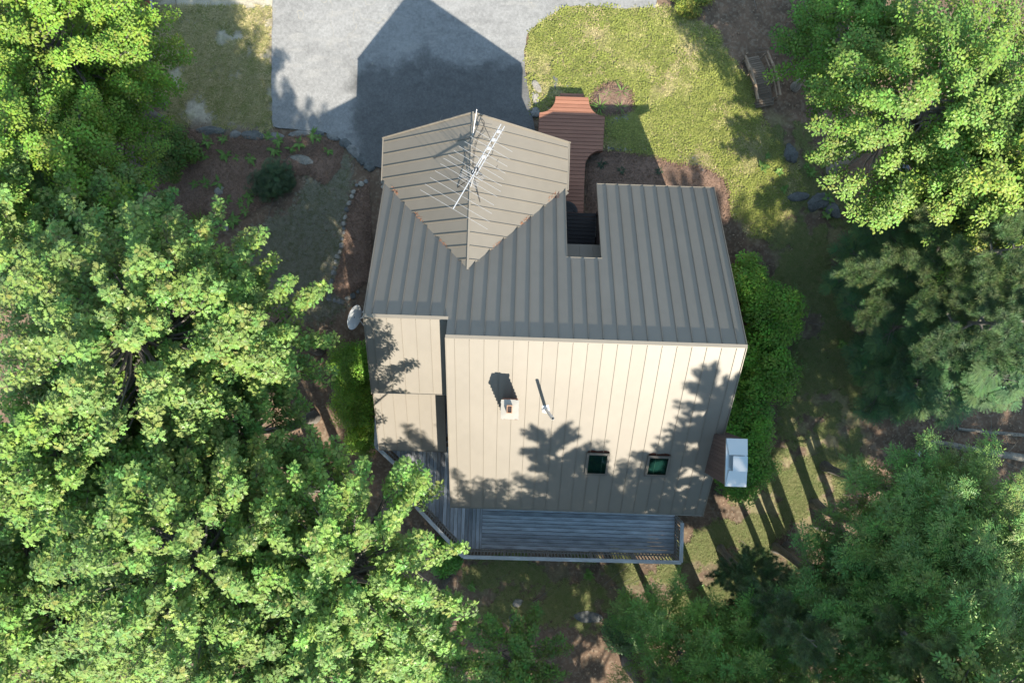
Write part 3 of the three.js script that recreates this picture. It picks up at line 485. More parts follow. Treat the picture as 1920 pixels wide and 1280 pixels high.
/* ------------------------------------------------ aerial and dish */
{
  const an = thing('television_antenna', 'silver rooftop television antenna with long rods on the gable ridge', 'antenna', [HOUSE.x, 0, HOUSE.z], HOUSE.turn);
  const Y = 6.34, A = V(0.02, Y, -3.76), B = V(1.4, Y, -6.3), d = B.clone().sub(A).normalize(), s = V(-d.z, 0, d.x), r = rng(31);
  const at = (t) => A.clone().lerp(B, t), mastT = 0.47, mp = at(mastT);
  mesh('mast', rod([DU, DH - 0.02, mp.z + 0.35], [mp.x, Y + 0.12, mp.z], 0.018, 10), M.alu, an);
  for (const [x, z] of [[DU - 0.42, mp.z + 0.3], [DU + 0.3, mp.z + 0.75], [DU + 0.34, mp.z - 0.1]]) mesh('tripod_leg', rod([x, DH - PITCH * Math.abs(x - DU) + 0.01, z], [mix(DU, mp.x, 0.6), DH + 0.5, mp.z + 0.12], 0.013, 8), M.black, an);
  mesh('boom', bar(A.toArray(), at(0.62).toArray(), 0.026, 0.026), M.alu, an);
  for (const k of [-0.06, 0.075]) mesh('boom', bar(at(0.42).addScaledVector(s, k).toArray(), at(1.0).addScaledVector(s, k * 0.9).toArray(), 0.02, 0.022), M.alu, an);
  const el = (t, la, lb, y = 0, rad = 0.0045) => { const c = at(t); mesh('rod', rod(c.clone().addScaledVector(s, -la).setY(Y + y).toArray(), c.clone().addScaledVector(s, lb).setY(Y + y).toArray(), rad, 6), M.alu, an); };
  [0.0, 0.075, 0.16, 0.245, 0.335].forEach((t, i) => el(t, 1.12 - 0.03 * i, 1.18 - 0.06 * i, 0.02));
  [0.40, 0.455, 0.52, 0.585, 0.655, 0.73, 0.81].forEach((t, i) => el(t, 1.0 - 0.07 * i, 0.95 - 0.05 * i, 0.02));
  for (let i = 0; i < 13; i++) el(0.5 + i * 0.038, 0.12 + 0.02 * r(), 0.12 + 0.02 * r(), -0.02, 0.004);
  for (let i = 0; i < 9; i++) el(0.30 + i * 0.02, 0.34 - 0.01 * i, 0.3, i < 5 ? 0.06 + i * 0.05 : -0.05 - (i - 5) * 0.05, 0.005);     // corner reflector
  for (const k of [0.62, 0.72, 0.82, 0.92]) { const p = at(k); mesh('cross_plate', box(p.x - 0.05, p.x + 0.05, Y - 0.025, Y + 0.03, p.z - 0.04, p.z + 0.04), M.alu, an); }
  for (const [t, k] of [[0.64, -0.42], [0.7, -0.4], [0.56, -0.5], [0.66, 0.4], [0.6, 0.48]]) { const p = at(t).addScaledVector(s, k); mesh('trap', rod([p.x - d.x * 0.05, Y + 0.02, p.z - d.z * 0.05], [p.x + d.x * 0.05, Y + 0.02, p.z + d.z * 0.05], 0.007, 6), M.black, an); }
  mesh('clamp', box(mp.x - 0.06, mp.x + 0.06, Y - 0.07, Y + 0.05, mp.z - 0.05, mp.z + 0.05), M.black, an);
  const rot = at(0.43); mesh('junction_box', box(rot.x - 0.1, rot.x + 0.02, Y - 0.1, Y - 0.03, rot.z - 0.09, rot.z + 0.03), M.black, an);
  const cable = new THREE.CatmullRomCurve3([at(0.56).setY(Y - 0.03), at(0.7).setY(Y - 0.3).add(V(0.12, 0, 0)), at(0.9).setY(DH + 0.1).add(V(-0.25, 0, -0.05)), V(DU + 0.25, DH - 0.1, -6.75), V(DU + 0.35, DH - 0.22, -6.7), V(DU + 0.12, DH, -5.9), V(DU + 0.06, DH + 0.04, -5.2)]);
  mesh('cable', new THREE.TubeGeometry(cable, 40, 0.008, 5), M.black, an);
  mesh('brace', rod([DU + 0.02, DH + 0.04, -6.2], [DU + 0.14, DH + 0.42, -6.86], 0.014, 7), M.alu, an);
}
{
  const ds = thing('satellite_dish', 'white oval satellite dish on struts at the west end of the ridge', 'satellite dish', [HOUSE.x, 0, HOUSE.z], HOUSE.turn);
  const C = V(-2.84, 6.28, -0.49), n = V(0.93, 0.27, 0.25).normalize();
  const pts = []; for (let i = 0; i <= 10; i++) { const q = i / 10; pts.push(new THREE.Vector2(0.37 * q, 0.075 * q * q)); } pts.push(new THREE.Vector2(0.378, 0.07)); for (let i = 10; i >= 0; i--) { const q = i / 10; pts.push(new THREE.Vector2(0.37 * q, 0.075 * q * q - 0.008)); }
  const g = new THREE.LatheGeometry(pts, 40); g.applyQuaternion(new THREE.Quaternion().setFromUnitVectors(V(0, 1, 0), n)); g.translate(C.x, C.y, C.z); mesh('reflector', g, M.white, ds);
  const L = V(-2.44, 6.46, -0.5); const low = C.clone().add(V(0.1, -0.35, 0.05));
  mesh('feed_arm', rod(low.toArray(), L.toArray(), 0.018, 8), M.white, ds);
  mesh('feed_horn', (() => { const q = new THREE.CylinderGeometry(0.035, 0.05, 0.12, 12); q.applyQuaternion(new THREE.Quaternion().setFromUnitVectors(V(0, 1, 0), V(-0.9, -0.25, 0.1).normalize())); q.translate(L.x, L.y, L.z); return q; })(), M.white, ds);
  mesh('feed_box', box(L.x - 0.02, L.x + 0.1, L.y - 0.06, L.y + 0.05, L.z - 0.08, L.z + 0.09), M.white, ds);
  mesh('mast', mergeGeometries([rod([-2.88, 6.2, -0.49], [-2.6, 5.75, -0.49], 0.025, 10), rod([-2.6, 5.75, -0.49], [-2.26, 5.7, -0.49], 0.025, 10)]), M.white, ds);
  for (const z of [-1.15, 0.18]) mesh('strut', rod([-2.75, 6.02, -0.49], [-2.26, 5.75, z], 0.013, 8), M.white, ds);
  mesh('back_bracket', rod([-2.9, 6.25, -0.49], [-2.84, 6.16, -0.49], 0.05, 10), M.black, ds);
}

/* ------------------------------------------------ garden stones, bridge, odds and ends */
function rockGeo(sx, sy, sz, seed, flat = 0.35, det = 3) {
  const g = new THREE.IcosahedronGeometry(1, det), p = g.attributes.position;
  for (let i = 0; i < p.count; i++) {
    let x = p.getX(i), y = p.getY(i), z = p.getZ(i);
    const k = 1 + 1.0 * (fbm(x * 1.2 + seed, z * 1.2 + y * 1.7, seed, 3) - 0.5) + 0.3 * Math.abs(vnoise(x * 3 + seed, z * 3 + y * 4, seed + 3) - 0.5) + 0.12 * (vnoise(x * 8 + seed, z * 8 + y * 6, seed + 5) - 0.5);
    x *= k; z *= k; y *= k; y = y > flat ? flat + (y - flat) * 0.25 : y; p.setXYZ(i, x * sx, y * sy, z * sz);
  }
  const uv = g.attributes.uv; for (let i = 0; i < p.count; i++) uv.setXY(i, p.getX(i) + seed, p.getZ(i) + p.getY(i));
  g.computeVertexNormals(); return g;
}
function stone(px, py, wx, wz, h, turn, k, name, label, group, y0) {
  const gy = y0 ?? gh(...plan(px, py, -0.3)), [x, z] = plan(px, py, gy), t = mesh(name, rockGeo(wx / 2, h, wz / 2, px % 97 + py % 13, 0.4), M.stone[k], scene);
  t.position.set(x, gh(x, z) + h * 0.05, z); t.rotation.y = turn; tag(t, label, 'stone', group); return t;
}
stone(563, 298, 0.85, 0.42, 0.16, -0.45, 2, 'flat_rock', 'long pale flat rock lying in the brown mulch bed by the driveway');
stone(411, 358, 0.42, 0.36, 0.18, 0.3, 2, 'rock', 'rounded pale rock among seedlings in the mulch bed');
stone(425, 427, 0.14, 0.24, 0.08, 0.2, 2, 'rock', 'small pale stone beside the tuft of ornamental grass');
stone(1483, 290, 0.5, 0.66, 0.3, 0.3, 1, 'boulder', 'upright grey boulder standing alone in the shaded east yard');
stone(1494, 369, 0.8, 0.3, 0.2, 0.05, 1, 'boulder', 'long narrow grey boulder, left end of the row of three');
stone(1532, 378, 0.85, 0.6, 0.25, 0.4, 1, 'boulder', 'broad flat grey boulder in the middle of the row of three');
stone(1563, 395, 0.55, 0.6, 0.26, 0.6, 1, 'boulder', 'rounded grey boulder, right end of the row of three');
stone(1166, 225, 0.85, 0.34, 0.12, 0.15, 0, 'flat_rock', 'flat grey stone on the shaded edge of the round mulch bed');
stone(1141, 228, 0.4, 0.3, 0.1, 0.1, 1, 'flat_rock', 'small dark stone between the entry deck and the round mulch bed');
stone(1007, 164, 0.3, 0.5, 0.2, 0.4, 2, 'rock', 'pale jagged rock at the corner of lawn and driveway');
stone(1003, 186, 0.26, 0.55, 0.18, 0.05, 2, 'rock', 'long pale rock beside the driveway, below the jagged one');
stone(1004, 212, 0.34, 0.4, 0.22, 0.2, 0, 'rock', 'grey rock wedged between the driveway and the entry deck');
stone(1041, 153, 0.22, 0.5, 0.12, 0, 1, 'rock', 'tall grey stone in the shadow of the entry step');
stone(1068, 158, 0.36, 0.36, 0.12, 0.5, 1, 'rock', 'blunt grey stone in the shadow of the entry step, on the right');
stone(1000, 155, 0.18, 0.16, 0.1, 0.2, 2, 'rock', 'small white rock on the lawn corner above the entry deck');
stone(970, 1128, 0.4, 0.3, 0.18, 0.2, 2, 'rock', 'pale rock on the leafy ground south of the deck');
stone(1100, 1155, 1.1, 0.4, 0.12, -0.1, 1, 'flat_rock', 'long grey ledge stone in the shaded leaves south of the deck');
{
  const w = thing('stone_edging', 'row of long flat grey stones edging the driveway above the mulch bed', 'stone edging'), r = rng(17);
  for (const [px, py, wx, wz, t] of [[395, 247, 1.1, 0.32, 0.05], [440, 252, 0.5, 0.3, 0.3], [478, 256, 1.0, 0.34, -0.05], [515, 258, 0.7, 0.34, -0.1], [560, 252, 0.8, 0.22, 0.1], [597, 250, 0.5, 0.24, 0.05], [622, 256, 0.55, 0.3, -0.3], [646, 268, 0.6, 0.34, -0.6], [664, 284, 0.6, 0.36, -0.8], [680, 300, 0.6, 0.4, -0.8], [694, 312, 0.4, 0.4, -0.5]]) {
    const [x, z] = plan(px, py, -0.05), m = mesh('edging_stone', rockGeo(wx / 2, 0.22, wz / 2, px, 0.2, 2), M.stone[Math.floor(r() * 2)], w); m.position.set(x, -0.03, z); m.rotation.y = t;
  }
}
function border(label, pts, size, seed) {
  const w = thing('stone_border', label, 'stone border'), r = rng(seed); let acc = 0;
  for (let i = 0; i < pts.length - 1; i++) { const a = plan(...pts[i], -0.3), b = plan(...pts[i + 1], -0.3), L = Math.hypot(b[0] - a[0], b[1] - a[1]); for (let s = acc; s < L; s += size * (1.2 + 0.7 * r())) { const t = s / L, x = mix(a[0], b[0], t) + (r() - 0.5) * 0.06, z = mix(a[1], b[1], t) + (r() - 0.5) * 0.06, k = size * (0.35 + 0.3 * r()); const m = mesh('border_stone', rockGeo(k * 1.1, k * 0.8, k, seed + Math.floor(s * 50), 0.3, 2), M.stone[Math.floor(r() * 3)], w); m.position.set(x, gh(x, z) + 0.03, z); m.rotation.y = r() * 6; } acc = 0; }
}
border('curving row of small pale stones edging the mulch strip west of the house', [[690, 345], [672, 352], [656, 385], [648, 420], [642, 460], [630, 490], [618, 530], [612, 560], [640, 566], [672, 545]], 0.16, 51);
border('thin line of pale pebbles edging the shaded front mulch bed', [[1140, 283], [1200, 284], [1245, 292], [1300, 303], [1312, 325], [1318, 352]], 0.1, 52);

/* little arched garden footbridge */
{
  const c = plan(1424, 150, 0.25), br = thing('footbridge', 'small arched wooden garden footbridge with low handrails in the east yard', 'footbridge', [c[0], gh(c[0], c[1]), c[1]], 0.2);
  const L = 2.0, Wd = 0.62, bend = z => 0.1 * Math.sin(z * 0.9), rise = z => 0.3 * (1 - (z / (L / 2 + 0.1)) ** 2) + 0.04, n = 22, r = rng(5);
  for (let i = 0; i < n; i++) { const z = mix(-L / 2, L / 2, (i + 0.5) / n), y = rise(z), m = mesh('plank', new THREE.BoxGeometry(Wd + (i > n - 4 ? 0.1 : 0) + 0.02 * r(), 0.025, L / n - 0.012), M.brown[Math.floor(r() * 3)], br); m.position.set(bend(z), y, z); m.rotation.x = Math.atan(0.3 * 2 * z / (L / 2 + 0.1) ** 2); m.rotation.y = 0.04 * (r() - 0.5); }
  for (const s of [-1, 1]) {
    const off = z => bend(z) + s * Wd / 2;
    const beam = Array.from({ length: 9 }, (_, i) => { const z = mix(-L / 2, L / 2, i / 8); return V(off(z) - s * 0.05, rise(z) - 0.07, z); });
    mesh('stringer', new THREE.TubeGeometry(new THREE.CatmullRomCurve3(beam), 16, 0.045, 6), M.brown[1], br);
    const zs = [-0.85, -0.3, 0.25, 0.8];
    for (const z of zs) mesh('post', rod([off(z) + s * 0.03, rise(z) - 0.12, z], [off(z) + s * 0.12, rise(z) + 0.5, z], 0.03, 7), M.brown[2], br);
    for (const h of [0.5, 0.28]) for (let i = 0; i < zs.length - 1; i++) mesh(h > 0.4 ? 'handrail' : 'mid_rail', bar([off(zs[i]) + s * (0.03 + 0.18 * h), rise(zs[i]) + h, zs[i] - 0.05], [off(zs[i + 1]) + s * (0.03 + 0.18 * h), rise(zs[i + 1]) + h, zs[i + 1] + 0.05], h > 0.4 ? 0.07 : 0.035, 0.035), M.railBrown, br);
  }
}
/* things half hidden at the edges of the wood */
{
  const [x, z] = plan(262, 0, 0.4), g = thing('slatted_trailer', 'dark slatted trailer bed with grey side rail under the top left trees', 'trailer', [x, gh(x, z), z], 0.12);
  for (let k = 0; k < 8; k++) mesh('bed_slat', box(-0.5, 0.42, 0.36, 0.4, -0.9 + k * 0.19, -0.76 + k * 0.19), k === 5 ? S({ color: rgb(0.22, 0.03, 0.025), roughness: 0.8 }) : M.brown[1], g);
  for (const s of [-0.55, 0.47]) mesh('side_rail', bar([s, 0.5, -1.0], [s, 0.5, 0.95], 0.06, 0.12), S({ color: rgb(0.3, 0.3, 0.31), roughness: 0.5, metalness: 0.5 }), g);
  for (const [a, b] of [[-0.5, -0.7], [0.42, -0.7], [-0.5, 0.5], [0.42, 0.5]]) mesh('leg', box(a - 0.04, a + 0.04, 0, 0.44, b - 0.04, b + 0.04), M.black, g);
  const [x2, z2] = plan(261, 31, 0.5), b = thing('storage_bin', 'teal plastic storage bin with pale rim by the slatted trailer', 'bin', [x2, gh(x2, z2), z2], 0.1), teal = S({ color: rgb(0.03, 0.16, 0.19), roughness: 0.5 });
  mesh('tub', mergeGeometries([box(-0.17, 0.17, 0, 0.03, -0.26, 0.26), box(-0.17, -0.155, 0.03, 0.42, -0.26, 0.26), box(0.155, 0.17, 0.03, 0.42, -0.26, 0.26), box(-0.155, 0.155, 0.03, 0.42, -0.26, -0.245), box(-0.155, 0.155, 0.03, 0.42, 0.245, 0.26)]), teal, b);
  mesh('rim', mergeGeometries([box(-0.2, -0.15, 0.42, 0.445, -0.29, 0.29), box(0.15, 0.2, 0.42, 0.445, -0.29, 0.29), box(-0.15, 0.15, 0.42, 0.445, -0.29, -0.24), box(-0.15, 0.15, 0.42, 0.445, 0.24, 0.29)]), M.white, b);
}
{
  const [x, z] = plan(1678, 322, 0.2), t = thing('tarp_roll', 'rolled grey ribbed tarp lying under the northeast tree', 'tarp', [x, gh(x, z), z], 0.35);
  const g = new THREE.CylinderGeometry(0.2, 0.17, 1.0, 18, 40, false), p = g.attributes.position; for (let i = 0; i < p.count; i++) { const k = 1 + 0.1 * Math.sin(p.getY(i) * 62) + 0.15 * (vnoise(p.getX(i) * 9, p.getY(i) * 6, 3) - 0.5); p.setX(i, p.getX(i) * k); p.setZ(i, p.getZ(i) * k * 0.8); } g.computeVertexNormals(); g.rotateZ(Math.PI / 2); g.translate(0, 0.17, 0);
  mesh('tarp_sheet', g, S({ color: rgb(0.13, 0.155, 0.18), roughness: 0.42 }), t);
  for (const k of [-0.3, 0.25]) { const q = new THREE.TorusGeometry(0.2, 0.012, 6, 20); q.rotateY(Math.PI / 2); q.translate(k, 0.17, 0); mesh('tie_cord', q, M.white, t); }
  const [x2, z2] = plan(1682, 347, 0.1), pl = thing('grey_plank', 'grey weathered plank beside the rolled tarp', 'plank', [x2, gh(x2, z2), z2], 0.4);
  mesh('board', bar([-0.5, 0.06, 0], [0.5, 0.09, 0], 0.16, 0.05), M.rail, pl); mesh('chock', box(0.3, 0.42, -0.02, 0.066, -0.1, 0.1), M.brown[0], pl); mesh('chock', box(-0.42, -0.3, -0.02, 0.038, -0.1, 0.1), M.brown[0], pl);
}
{
  const [x, z] = plan(1735, 853, -0.7), s = thing('utility_marker', 'small pale grey board marker by the fallen trunks', 'marker', [x, gh(x, z), z], -0.2);
  mesh('plate', box(-0.12, 0.12, 0.18, 0.22, -0.1, 0.1), M.white, s); mesh('stake', box(-0.025, 0.025, -0.1, 0.18, -0.025, 0.025), M.brown[0], s);
}
function log(label, a, b, r0, r1, seed) {
  const A = plan(...a, -0.6), B = plan(...b, -0.2), r = rng(seed), pts = []; for (let i = 0; i <= 8; i++) { const t = i / 8, x = mix(A[0], B[0], t), z = mix(A[1], B[1], t); pts.push(V(x, gh(x, z) + r0 + 0.2 * t + 0.02 * r(), z + 0.05 * (r() - 0.5))); }
  const t = thing('fallen_trunk', label, 'log', [0, 0, 0], 0), curve = new THREE.CatmullRomCurve3(pts), g = new THREE.TubeGeometry(curve, 40, 1, 9), p = g.attributes.position, C = curve.getPoints(40);
  for (let i = 0; i < p.count; i++) { const k = Math.floor(i / 10), c = curve.getPointAt(clamp(k / 40)), w = mix(r0, r1, k / 40) * (1 + 0.12 * (vnoise(i, k, 3) - 0.5)); p.setXYZ(i, c.x + (p.getX(i) - c.x) * w, c.y + (p.getY(i) - c.y) * w, c.z + (p.getZ(i) - c.z) * w); } g.computeVertexNormals(); void C;
  mesh('trunk', g, M.barkLog, t);
  for (let i = 0; i < 5; i++) { const c = curve.getPointAt(0.15 + 0.75 * r()), d = V(1.6 * r() - 0.3, 0.1 + 0.5 * r(), (r() < 0.5 ? 1 : -1) * (0.2 + r())).normalize().multiplyScalar(0.4 + 1.3 * r()), e = c.clone().add(d), mid = c.clone().lerp(e, 0.5).add(V(0.12 * (r() - 0.5), 0.08 * r(), 0.12 * (r() - 0.5))); mesh('dead_branch', mergeGeometries([rod(c.toArray(), mid.toArray(), 0.013, 5, 0.009), rod(mid.toArray(), e.toArray(), 0.009, 5, 0.003)]), M.barkLog, t); }
}
log('grey fallen tree trunk, the longer and nearer of two on the east floor', [1742, 828], [1960, 866], 0.11, 0.16, 61);
log('thin grey fallen trunk behind the longer one on the east floor', [1808, 806], [1970, 822], 0.06, 0.08, 62);

/* ------------------------------------------------ leaves, trees and plants */
const leafMat = (c, o = {}) => new THREE.MeshPhysicalMaterial({ color: rgb(...c), roughness: 0.85, transmission: 0.27, thickness: 0, clearcoat: 0.22, clearcoatRoughness: 0.3, side: THREE.DoubleSide, vertexColors: true, ...o });
/* one leaf along +z from the origin, upper face +y; outline half widths given as [t, w] */
function leafGeom(out, L, prof, fold, droop, m) {
  const q = (t, w, s) => { const v = V(s * w * L, fold * w * L - droop * t * t * L, t * L).applyMatrix4(m); return [v.x, v.y, v.z]; };
  for (let i = 0; i < prof.length - 1; i++) { const [t0, w0] = prof[i], [t1, w1] = prof[i + 1];
    for (const s of [-1, 1]) {
      const a = q(t0, 0, s), b = q(t1, 0, s), c = q(t0, w0, s), d = q(t1, w1, s), f = s > 0 ? (x, y, z) => out.push(...x, ...y, ...z) : (x, y, z) => out.push(...x, ...z, ...y);
      if (w1 > 0 || w0 > 0) { if (w0 > 0) f(a, b, c); if (w1 > 0) f(w0 > 0 ? c : a, b, d); }
    } }
}
const tintRng = rng(77);
function tintedTris(out, ends) { // every leaf its own shade of the crown's colour
  const g = geoTris(out), c = new Float32Array(out.length); let a = 0;
  for (const e of ends) { const k = mix(0.72, 1.3, tintRng()), y = tintRng() < 0.12 ? 1.25 : mix(0.92, 1.08, tintRng()); for (let i = a; i < e; i += 3) { c[i] = k * y; c[i + 1] = k; c[i + 2] = k * mix(0.85, 1.1, (e % 97) / 97); } a = e; }
  g.setAttribute('color', new THREE.BufferAttribute(c, 3)); return g;
}
const leafTris = leafGeom;
const geoTris = (out) => { const g = new THREE.BufferGeometry(); g.setAttribute('position', new THREE.Float32BufferAttribute(out, 3)); g.computeVertexNormals(); return g; };
const mat4 = (yaw, pitch, roll, x = 0, y = 0, z = 0) => new THREE.Matrix4().makeRotationFromEuler(new THREE.Euler(pitch, yaw, roll, 'YXZ')).setPosition(x, y, z);
const OAK = [[0, 0.015], [0.12, 0.05], [0.24, 0.2], [0.3, 0.06], [0.48, 0.33], [0.55, 0.08], [0.74, 0.28], [0.8, 0.1], [1, 0]];
const OVAL = [[0, 0], [0.3, 0.3], [0.6, 0.28], [1, 0]];
const LANCE = [[0, 0], [0.35, 0.16], [1, 0]];
const BLADE = [[0, 0.05], [0.5, 0.06], [1, 0]];
function spray(kind, seed) {
  const r = rng(seed), o = [], ends = []; const leafTris = (...a) => { leafGeom(...a); ends.push(o.length); };
  if (kind === 'oak') for (let i = 0; i < 9; i++) { const up = i < 6, a = i * 2.4 + r() * 0.5; leafTris(o, 0.12 + 0.05 * r(), OAK, 0.25, 0.2 + 0.25 * r(), mat4(a, up ? 0.15 - 0.55 * r() : 0.25, (r() - 0.5) * 0.7, 0.03 * Math.sin(a), up ? 0 : -0.09 * r() - 0.05, 0.03 * Math.cos(a))); }
  if (kind === 'broad') for (let i = 0; i < 15; i++) { const a = i * 2.4 + r(), d = 0.03 + 0.16 * Math.sqrt(i / 15); leafTris(o, 0.09 + 0.045 * r(), OVAL, 0.15, 0.2, mat4(a, 0.2 - 0.5 * r(), (r() - 0.5) * 0.8, d * Math.sin(a), 0.05 * (r() - 0.7), d * Math.cos(a))); }
  if (kind === 'small') for (let i = 0; i < 18; i++) { const a = i * 2.4 + r(), d = 0.02 + 0.15 * Math.sqrt(i / 18); leafTris(o, 0.055 + 0.03 * r(), OVAL, 0.15, 0.2, mat4(a, 0.2 - 0.7 * r(), (r() - 0.5), d * Math.sin(a), 0.1 * (r() - 0.6), d * Math.cos(a))); }
  if (kind === 'ash') for (let i = 0; i < 5; i++) { const a = i * 1.256 + 0.5 * r(), P = mat4(a, -0.15 - 0.3 * r(), 0), L = 0.3 + 0.07 * r(); for (let k = 0; k < 9; k++) { const t = 0.28 + 0.72 * Math.floor(k / 2) / 4, s = k === 8 ? 0 : (k % 2 ? 1 : -1); leafTris(o, 0.12 + 0.025 * r(), LANCE, 0.15, 0.25, P.clone().multiply(mat4(s * 1.05, 0.05 + 0.15 * (r() - 0.5), s * 0.2, 0, -0.16 * t * t * L, t * L))); } }
  if (kind === 'pine') for (let i = 0; i < 46; i++) { const a = i * 2.4, e = -1.35 + 1.3 * (i / 46) + 0.2 * r(), w = 0.0058, L = 0.105 + 0.03 * r(), P = mat4(a, e, r() * 3, 0, 0.04 * (1 - i / 46), 0); const q = [[-w, 0, 0], [w, 0, 0], [0, 0, L]].map(v => V(...v).applyMatrix4(P)); for (const v of q) o.push(v.x, v.y, v.z); ends.push(o.length); }
  if (kind === 'hemlock') for (let i = 0; i < 7; i++) { const a = (i - 3) * 0.36, P = mat4(a, 0.06, 0), L = 0.26 - 0.02 * Math.abs(i - 3); for (let k = 0; k < 9; k++) for (const s of [-1, 1]) { const t = (k + 1) / 10 * L, w = 0.0075, M2 = P.clone().multiply(mat4(s * 1.1, 0, 0, 0, 0, t)); for (const v of [[-w, 0, 0], [w, 0, 0], [0, 0.004, 0.034]]) { const u = V(...v).applyMatrix4(M2); o.push(u.x, u.y, u.z); } } ends.push(o.length); }
  return tintedTris(o, ends);
}
const SPR = {}; for (const k of ['oak', 'broad', 'small', 'ash', 'pine', 'hemlock']) SPR[k] = [spray(k, 101), spray(k, 202)];
const LM = {
  oak: leafMat([0.16, 0.28, 0.052]), maple: leafMat([0.158, 0.285, 0.022]), beech: leafMat([0.165, 0.29, 0.034]), ash: leafMat([0.14, 0.26, 0.05]),
  pine: leafMat([0.125, 0.21, 0.07], { clearcoat: 0.1 }), hemlock: leafMat([0.1, 0.2, 0.07], { clearcoat: 0.1 }), shrub: leafMat([0.14, 0.29, 0.022]), herb: leafMat([0.14, 0.26, 0.04], { vertexColors: false }), herbLeaf: leafMat([0.11, 0.21, 0.035]), dark: leafMat([0.045, 0.09, 0.03]), darkHerb: leafMat([0.03, 0.06, 0.022], { vertexColors: false }), straw: leafMat([0.155, 0.24, 0.022], { vertexColors: false }),
};
const KIND = {
  oak: { sp: 'oak', mat: 'oak', limbs: 36, twigs: 15, tw: 0.8, clumps: 27, cs: 0.42, ns: 15, s: [0.75, 1.15], bark: 'bark' },
  maple: { sp: 'broad', mat: 'maple', limbs: 30, clumps: 26, cs: 0.46, ns: 19, s: [0.55, 0.85], bark: 'bark' },
  beech: { sp: 'broad', mat: 'beech', limbs: 36, twigs: 17, tw: 0.75, clumps: 26, cs: 0.46, ns: 19, s: [0.6, 0.95], bark: 'barkGrey' },
  ash: { sp: 'ash', mat: 'ash', limbs: 20, twigs: 10, tw: 0.6, clumps: 13, cs: 0.6, ns: 13, s: [0.75, 1.1], bark: 'bark' },
  pine: { sp: 'pine', mat: 'pine', limbs: 46, twigs: 20, tw: 0.55, n: 7, up: 0.75, s: [1.1, 1.6], bark: 'bark' },
  hemlock: { sp: 'hemlock', mat: 'hemlock', limbs: 46, twigs: 15, tw: 0.6, n: 6, up: 0.2, s: [1.2, 1.9], bark: 'bark' },
};
const UP = V(0, 1, 0), LIGHTWARD = UP.clone().addScaledVector(SUN, 0.9).normalize();   // leaves turn toward the light
function tubeInto(pos, nor, A, B, ra, rb, seg) {
  const d = B.clone().sub(A).normalize(); let s = d.clone().cross(Math.abs(d.y) > 0.9 ? V(1, 0, 0) : UP).normalize(); const u = s.clone().cross(d);
  for (let i = 0; i < seg; i++) { const a0 = i / seg * 6.2832, a1 = (i + 1) / seg * 6.2832, n0 = s.clone().multiplyScalar(Math.cos(a0)).addScaledVector(u, Math.sin(a0)), n1 = s.clone().multiplyScalar(Math.cos(a1)).addScaledVector(u, Math.sin(a1));
    const p = [A.clone().addScaledVector(n0, ra), A.clone().addScaledVector(n1, ra), B.clone().addScaledVector(n0, rb), B.clone().addScaledVector(n1, rb)];
    for (const [q, n] of [[0, n0], [2, n0], [1, n1], [1, n1], [2, n0], [3, n1]]) { pos.push(p[q].x, p[q].y, p[q].z); nor.push(n.x, n.y, n.z); } }
}
let sprayTotal = 0;
function crownMesh(parent, name, list, sp, mat, r, tintRange) {
  const half = [[], []]; list.forEach((m, i) => half[i % 2].push(m));
  half.forEach((ms, h) => {
    if (!ms.length) return; const im = new THREE.InstancedMesh(SPR[sp][h], mat, ms.length), c = new THREE.Color();
    ms.forEach((m, i) => { im.setMatrixAt(i, m.m); const k = m.k ?? 1, y = r(); c.setRGB(k * mix(0.8, 1.25, y) * tintRange[0], k * mix(0.86, 1.14, r()) * tintRange[1], k * mix(0.8, 1.2, r()) * tintRange[2]); im.setColorAt(i, c); });
    im.name = name; im.castShadow = im.receiveShadow = true; im.userData.kind = 'stuff'; parent.add(im); sprayTotal += ms.length;
  });
}
function orient(p, dir, upBias, yaw, s) { // spray with its top facing between the sky and the twig direction
  const n = dir.clone().lerp(LIGHTWARD, upBias).normalize(), q = new THREE.Quaternion().setFromUnitVectors(UP, n), q2 = new THREE.Quaternion().setFromAxisAngle(UP, yaw); return new THREE.Matrix4().compose(p, q.multiply(q2), V(s, s, s));
}
